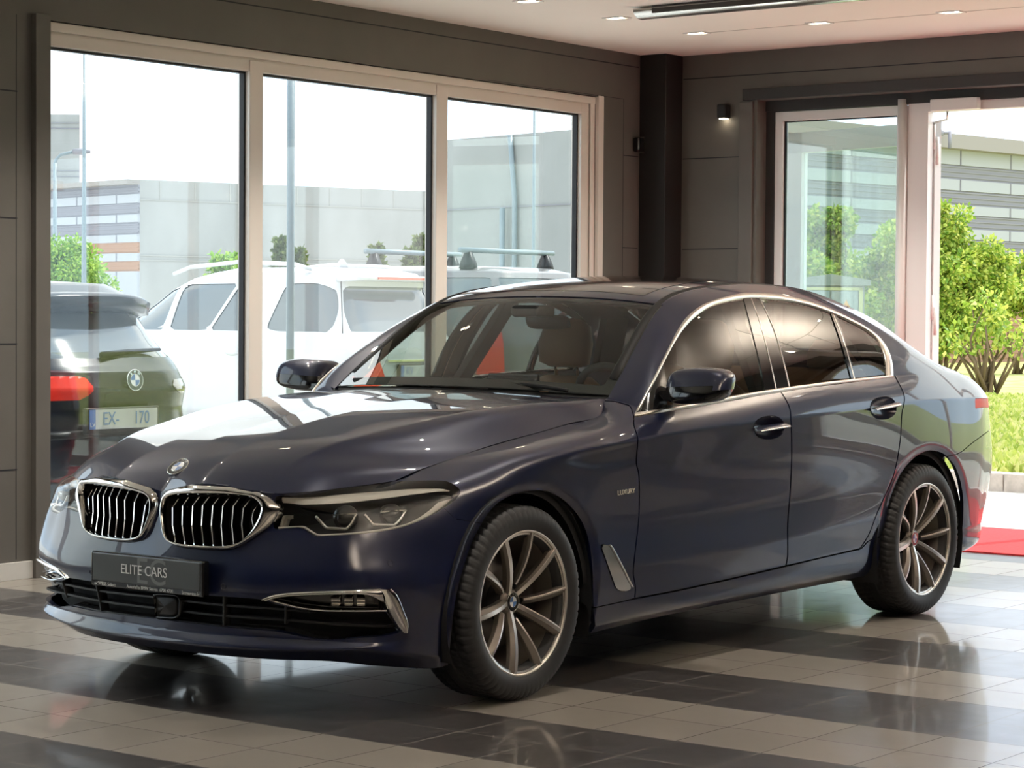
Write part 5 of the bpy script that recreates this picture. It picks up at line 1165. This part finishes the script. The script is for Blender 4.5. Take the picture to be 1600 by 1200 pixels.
# meter cabinet
cb_ = gpt(1296, 24, .1); t = thing('meter_cabinet', 'pale concrete meter cabinet with peaked top and warning sign behind the glass', 'cabinet', tuple(cb_)); yaw = math.atan2(RV[1], RV[0]); t.rotation_euler = (0, 0, yaw)
hb = z_at(1296, 446, 24)-.1; MB().box((-.36, 0, 0), (.36, .4, hb)).build('body', M['concrete'], t)
MB().prism([(hb, -.42), (hb+.06, -.42), (hb+.12, 0), (hb+.06, .42), (hb, .42)], 1, -.03, .45).build('top', M['concrete'], t)
for x0, x1 in ((-.29, -.01), (.01, .29)): MB().box((x0, -.015, .1), (x1, .0, hb-.06)).build('cabinet_door', M['clad_white'], t, bevel=.004)
MB().box((-.34, -.01, .05), (-.30, 0, hb-.02)).box((.30, -.01, .05), (.34, 0, hb-.02)).box((-.34, -.01, hb-.05), (.34, 0, hb-.02)).build('door_surround', pmat('yellowish_frame', (.6, .55, .3), .6), t)
ws_ = part_empty('warning_sign', t); sx, sz = .165, hb-.34
MB().add([(sx-.10, -.018, sz), (sx+.10, -.018, sz), (sx, -.018, sz+.19)], [(0, 1, 2)]).build('sign_plate', pmat('warning_yellow', (.75, .30, .05), .5), ws_)
MB().add([(sx-.005, -.02, sz+.13), (sx+.018, -.02, sz+.085), (sx+.002, -.02, sz+.085), (sx+.012, -.02, sz+.03), (sx-.018, -.02, sz+.095), (sx, -.02, sz+.095)], [(0, 1, 2, 3, 4, 5)]).build('lightning_symbol', M['black'], ws_)
# ---- parked cars outside
M['white_paint'] = pmat('white_car_paint', (.50, .505, .51), .35, 0, .8); M['grey_paint'] = pmat('silver_grey_paint', (.16, .15, .145), .4, .3, .8); M['dark_paint'] = pmat('dark_blue_car_paint', (.012, .013, .018), .22, 0, 0)
M['car_glass'] = pmat('car_window', (.10, .115, .12), .08, 0, .6); M['orange_lens'] = pmat('brake_lamp_lens', (.50, .10, .05), .25, coat=.6); M['smoked_lens'] = pmat('smoked_lamp_lens', (.10, .085, .085), .12, coat=.8); M['plate_white'] = pmat('plate_white', (.42, .43, .43), .5); M['plate_letter'] = pmat('plate_letter_blue', (.10, .18, .36), .5)
def shell(levels, nt=120, exr=6.0, exf=4.5, sub_=5):
    """closed rounded body from stacked outlines (z, rear x, front x, half width)"""
    Lq = []; 
    for i in range(len(levels)-1):
        for k in range(sub_): s = k/sub_; Lq.append([levels[i][j]*(1-s)+levels[i+1][j]*s for j in range(4)])
    Lq.append(list(levels[-1])); t = np.arange(nt)*2*math.pi/nt; c, s = np.cos(t), np.sin(t); rings = []
    for z, xr, xf, w in Lq:
        ex = np.where(c > 0, exf, exr); r = (np.abs(c)**ex+np.abs(s)**ex)**(-1/ex); rings.append(np.stack([(xr+xf)/2+(xf-xr)/2*c*r, w*s*r, np.full(nt, z)], 1))
    n = len(rings); V = np.concatenate(rings+[rings[-1].mean(0)[None], rings[0].mean(0)[None]]); F = []
    i, j = np.meshgrid(np.arange(n-1), np.arange(nt), indexing='ij'); a = (i*nt+j).ravel(); b = (i*nt+(j+1) % nt).ravel()
    F = np.concatenate([np.stack([a, b, b+nt], 1), np.stack([a, b+nt, a+nt], 1), np.stack([(n-1)*nt+np.arange(nt), (n-1)*nt+(np.arange(nt)+1) % nt, np.full(nt, n*nt)], 1), np.stack([(np.arange(nt)+1) % nt, np.arange(nt), np.full(nt, n*nt+1)], 1)])
    N = vnormals(V, F); return V, N, F
def car_out(name, label, levels, yaw, loc, paint, side_w, rear_w, seams=(), lamps=(), exr=6.0, lamp_n=-.2):
    t = thing(name, label, 'car', loc); t.rotation_euler = (0, 0, yaw); ms = shell(levels, exr=exr)
    def cutp(ms, pl, view, rule):
        Q = ms[0][:, [0, 2]] if view == 'side' else ms[0][:, [1, 2]]; d = sdf(Q, np.array(pl, float)); d = np.where(rule(ms[0], ms[1]), d, np.abs(d)+.05); return cut(ms, d)
    def put(nm, m, mat, o=0.0): return mk(nm, m[0]+m[1]*o, m[2], mat, t, True, m[1])
    SD = lambda V, N: np.abs(N[:, 1]) > .5; RR = lambda V, N: (N[:, 0] < -.4)
    for pl in side_w:
        for s_ in (1, -1):
            g_, ms = cutp(ms, poly([(*p, 1) if len(p) == 2 else p[:2] for p in pl], n=5), 'side', lambda V, N, s_=s_: SD(V, N) & (V[:, 1]*s_ > 0)); put('side_window', g_, M['car_glass'], -.008)
    for pl in rear_w: g_, ms = cutp(ms, poly([(*p, 1) if len(p) == 2 else p[:2] for p in pl], n=5), 'rear', RR); put('rear_window', g_, M['car_glass'], -.008)
    for pl, mt, nm in lamps: g_, ms = cutp(ms, poly([(*p, 1) for p in pl], n=3), 'rear', lambda V, N: (V[:, 0] < .6) & (N[:, 0] < lamp_n)); put(nm, g_, M[mt], .004)
    for ln in seams:
        d = sdf(ms[0][:, [0, 2]], np.array(ln, float), False); d = np.where(SD(ms[0], ms[1]), d, 1); g_, ms = cut(ms, d-.004); put('door_seam', g_, M['black'], -.004)
    put('body', ms, paint)
    lf_ = levels[3][2]
    for x in (.85, lf_-.95):
        for s_ in (1, -1):
            w_ = part_empty('wheel', t); w_.location = (x, .80*s_, .36); MB().lathe([(.22, -.1), (.35, -.11), (.37, -.08), (.37, .08), (.35, .11), (.22, .1)], 1, (0, 0, 0), 40).build('tyre', M['rubber'], w_, True); MB().lathe([(0, .09), (.21, .08), (.235, .105)], 1, (0, 0, 0), 24).lathe([(0, -.09), (.21, -.08), (.235, -.105)], 1, (0, 0, 0), 24).build('rim', M['alloy'], w_, True)
    return t, ms
def plate(t, x, y, z, txt, split=None, w=.52, euro='LV'):
    e = part_empty('number_plate', t); MB().box((x-.02, y-w/2-.02, z-.085), (x+.01, y+w/2+.02, z+.065)).build('plate_holder', M['plastic'], e, bevel=.006)
    MB().box((x-.026, y-w/2, z-.055), (x-.012, y+w/2, z+.055)).build('plate', M['plate_white'], e)
    fm = lambda yy, zz_: frame_mat((x-.0275, yy, zz_), (0, -1, 0), (0, 0, 1))
    MB().box((x-.027, y+w/2-.045, z-.055), (x-.02, y+w/2, z+.055)).build('euro_band', M['badge_blue'], e); text_mesh('euro_letters', euro, .035, fm(y+w/2-.0225, z-.03), M['plate_white'], e)
    for s_, yy in txt: text_mesh('plate_lettering', s_, .105, fm(y+yy, z), M['plate_letter'], e, xs=.78)
PI = math.pi
# white SUV: rear towards the showroom
LW_ = [(.28, .18, 4.5, .84), (.42, .05, 4.75, .93), (.70, 0, 4.80, .955), (.98, .03, 4.74, .955), (1.10, .09, 4.45, .935), (1.16, .12, 3.55, .905), (1.36, .25, 3.12, .845), (1.58, .36, 2.78, .775), (1.70, .34, 2.5, .72), (1.755, .40, 2.25, .66), (1.80, .62, 2.05, .50), (1.815, 1.0, 1.8, .2)]
WX, WY = -10.42, -8.25
t, ms = car_out('suv', 'white parked estate car with roof rails, left window', LW_, -PI/2, (WX, WY, -.03), M['white_paint'],
    [[(.36,1.20,0),(.50,1.19,0),(1.02,1.19),(1.12,1.22),(.98,1.64),(.60,1.64,0),(.42,1.55,0)], [(1.32,1.19),(1.86,1.19),(1.58,1.645),(1.50,1.645)], [(1.90,1.19),(2.42,1.19),(2.38,1.64),(1.63,1.645)], [(2.52,1.19),(3.30,1.19),(2.95,1.50),(2.70,1.63),(2.47,1.64)]],
    [[(-.70,1.19),(.70,1.19),(.66,1.40,0),(.58,1.62),(-.58,1.62),(-.66,1.40,0)]],
    [[(2.46,.40),(2.48,.80),(2.46,1.18)], [(1.52,.42),(1.30,.80),(1.22,1.0),(1.26,1.18)], [(3.4,.40),(3.42,1.15)]],
    [([(.42,.70),(.80,.66),(.86,.80),(.80,.96),(.50,.92)], 'red_lens', 'tail_light'), ([(-.42,.70),(-.80,.66),(-.86,.80),(-.80,.96),(-.50,.92)], 'red_lens', 'tail_light')], lamp_n=-.6)
MB().add(*loft([np.array([(x, y, z) for x, z in ((.48,1.735),(.20,1.715),(.17,1.70),(.20,1.675),(.48,1.66))]) for y in np.linspace(-.64, .64, 13)], True, True)).build('roof_spoiler', M['white_paint'], t, True)
MB().box((.163, -.36, 1.688), (.2, .36, 1.712)).build('brake_light', M['orange_lens'], t)
for s_ in (1, -1): MB().tube([(.75, .66*s_, 1.78), (.95, .68*s_, 1.83), (1.7, .685*s_, 1.855), (2.35, .68*s_, 1.81), (2.6, .66*s_, 1.745)], .02, 8).build('roof_rail', M['white_paint'], t, True)
MB().add(*loft([np.array([(.95+dx*k, w*k, z) for dx, w in ((-.09,0),(0,.02),(.09,0),(0,-.02))]) for z, k in ((1.80, 1), (1.86, .6), (1.895, .2))], True, True)).build('aerial_fin', M['white_paint'], t, True)
for x in (1.50, 2.62): MB().add(*loft([np.array([(x+.11*math.cos(a)*k, .955+o, .99+.045*math.sin(a)*k) for a in np.linspace(0, 2*PI, 17)[:-1]]) for k, o in ((1, -.03), (.9, .004), (.5, .02), (.1, .022))], True, True)).build('door_handle', M['white_paint'], t, True)
MB().tube([(.32, .72, 1.66), (.2, .84, 1.40), (.14, .9, 1.18)], .006, 6).build('hatch_seam', M['black'], t, True)
plate(t, -.005, 0, .82, [('KV', .13), ('41', -.12)])
MB().box((-.01, -.42, .905), (.03, .42, .935)).build('tailgate_strip', M['chrome'], t, bevel=.006)
# dark blue SUV close to the glass
LD = [(.28, .20, 4.3, .84), (.45, .05, 4.6, .92), (.62, .0, 4.66, .935), (.80, .03, 4.66, .935), (.92, .0, 4.6, .93), (1.02, .05, 4.3, .89), (1.06, .10, 3.5, .86), (1.22, .26, 3.0, .77), (1.40, .40, 2.7, .68), (1.46, .40, 2.5, .65), (1.53, .55, 2.3, .55), (1.55, .9, 2.0, .3)]
DX_, DY_ = -2.74, -3.98
t, ms = car_out('suv', 'dark blue SUV parked rear-on right outside the left window pane', LD, -PI/2, (DX_, DY_, -.03), M['dark_paint'], [[(.55,1.08),(1.0,1.07),(.95,1.38),(.70,1.36)], [(1.1,1.07),(2.0,1.07),(1.95,1.40),(1.08,1.39)], [(2.1,1.07),(3.1,1.07),(2.6,1.36),(2.05,1.40)]],
    [[(-.66,1.10),(.66,1.10),(.62,1.22,0),(.52,1.36),(-.52,1.36),(-.62,1.22,0)]], [[(2.05,.4),(2.06,1.08)], [(1.1,.45),(1.05,1.08)]],
    [([(.30,1.0),(.26,.93),(.33,.87),(.95,.86),(.95,1.0)], 'red_lens', 'tail_light'), ([(-.40,.97),(-.36,.93),(-.44,.89),(-.95,.89),(-.95,.98)], 'smoked_lens', 'tail_light')], exr=3.4)
MB().add(*loft([np.array([(x+.12*(abs(y)/.5)**3, y, z-.03*(abs(y)/.5)**3) for x, z in ((.62,1.49),(.30,1.475),(.25,1.45),(.27,1.375),(.46,1.36))]) for y in np.linspace(-.52, .52, 13)], True, True)).build('roof_spoiler', M['dark_paint'], t, True)
MB().tube([(.13, .10, 1.115), (.165, -.15, 1.135), (.18, -.40, 1.145)], [.022, .014, .010], 8).build('rear_wiper', M['black'], t, True)
roundel(t, np.array([-.004, -.03, .975]), (-1, 0, .08), (0, 0, 1), .062)
plate(t, -.012, .085, .76, [('EX-', .10), ('170', -.135)])
MB().add(*loft([np.array([(x, y, z) for x, z in ((.03,.70),(.01,.69),(.0,.66),(.03,.65))]) for y in np.linspace(-.6, .6, 9)], True, True)).build('bumper_crease', M['plastic'], t, True)
# silver-grey van with roof bars
LVn = [(.28, .15, 4.8, .86), (.45, .03, 4.95, .94), (.75, 0, 4.98, .96), (1.05, .02, 4.85, .955), (1.16, .05, 4.2, .945), (1.22, .06, 4.1, .94), (1.50, .14, 3.6, .885), (1.74, .22, 3.2, .83), (1.83, .28, 3.0, .79), (1.88, .5, 2.8, .70), (1.90, .9, 2.4, .4)]
VX, VY = -13.80, -9.0
t, ms = car_out('van', 'silver grey van with roof bars behind the white car', LVn, -PI/2, (VX, VY, -.03), M['grey_paint'], [[(.28,1.24),(1.05,1.24),(1.05,1.76),(.40,1.76)], [(1.12,1.24),(2.3,1.24),(2.3,1.76),(1.12,1.76)], [(2.38,1.24),(3.5,1.24),(3.05,1.74),(2.38,1.76)]], [[(-.75,1.24),(.75,1.24),(.70,1.76),(-.70,1.76)]], [[(1.08,.4),(1.08,1.8)], [(2.34,.4),(2.34,1.8)]], [([(.80,.7),(.96,.7),(.94,1.2),(.80,1.2)], 'red_lens', 'tail_light'), ([(-.80,.7),(-.96,.7),(-.94,1.2),(-.80,1.2)], 'red_lens', 'tail_light')])
for x in (.75, 2.1):
    rb_ = part_empty('roof_bar', t); MB().tube([(x, -.85, 2.06), (x, .85, 2.06)], .03, 10).build('crossbar', M['steel'], rb_, True)
    for s_ in (1, -1): MB().add(*loft([np.array([(x+.07*k*dx, (.70+.02*k*dy)*s_ , z) for dx, dy in ((-1,-2),(1,-2),(1,2),(-1,2))]) for z, k in ((1.86, 1.3), (1.93, 1.1), (2.04, .5))], True, True)).build('bar_foot', M['plastic'], rb_, True)
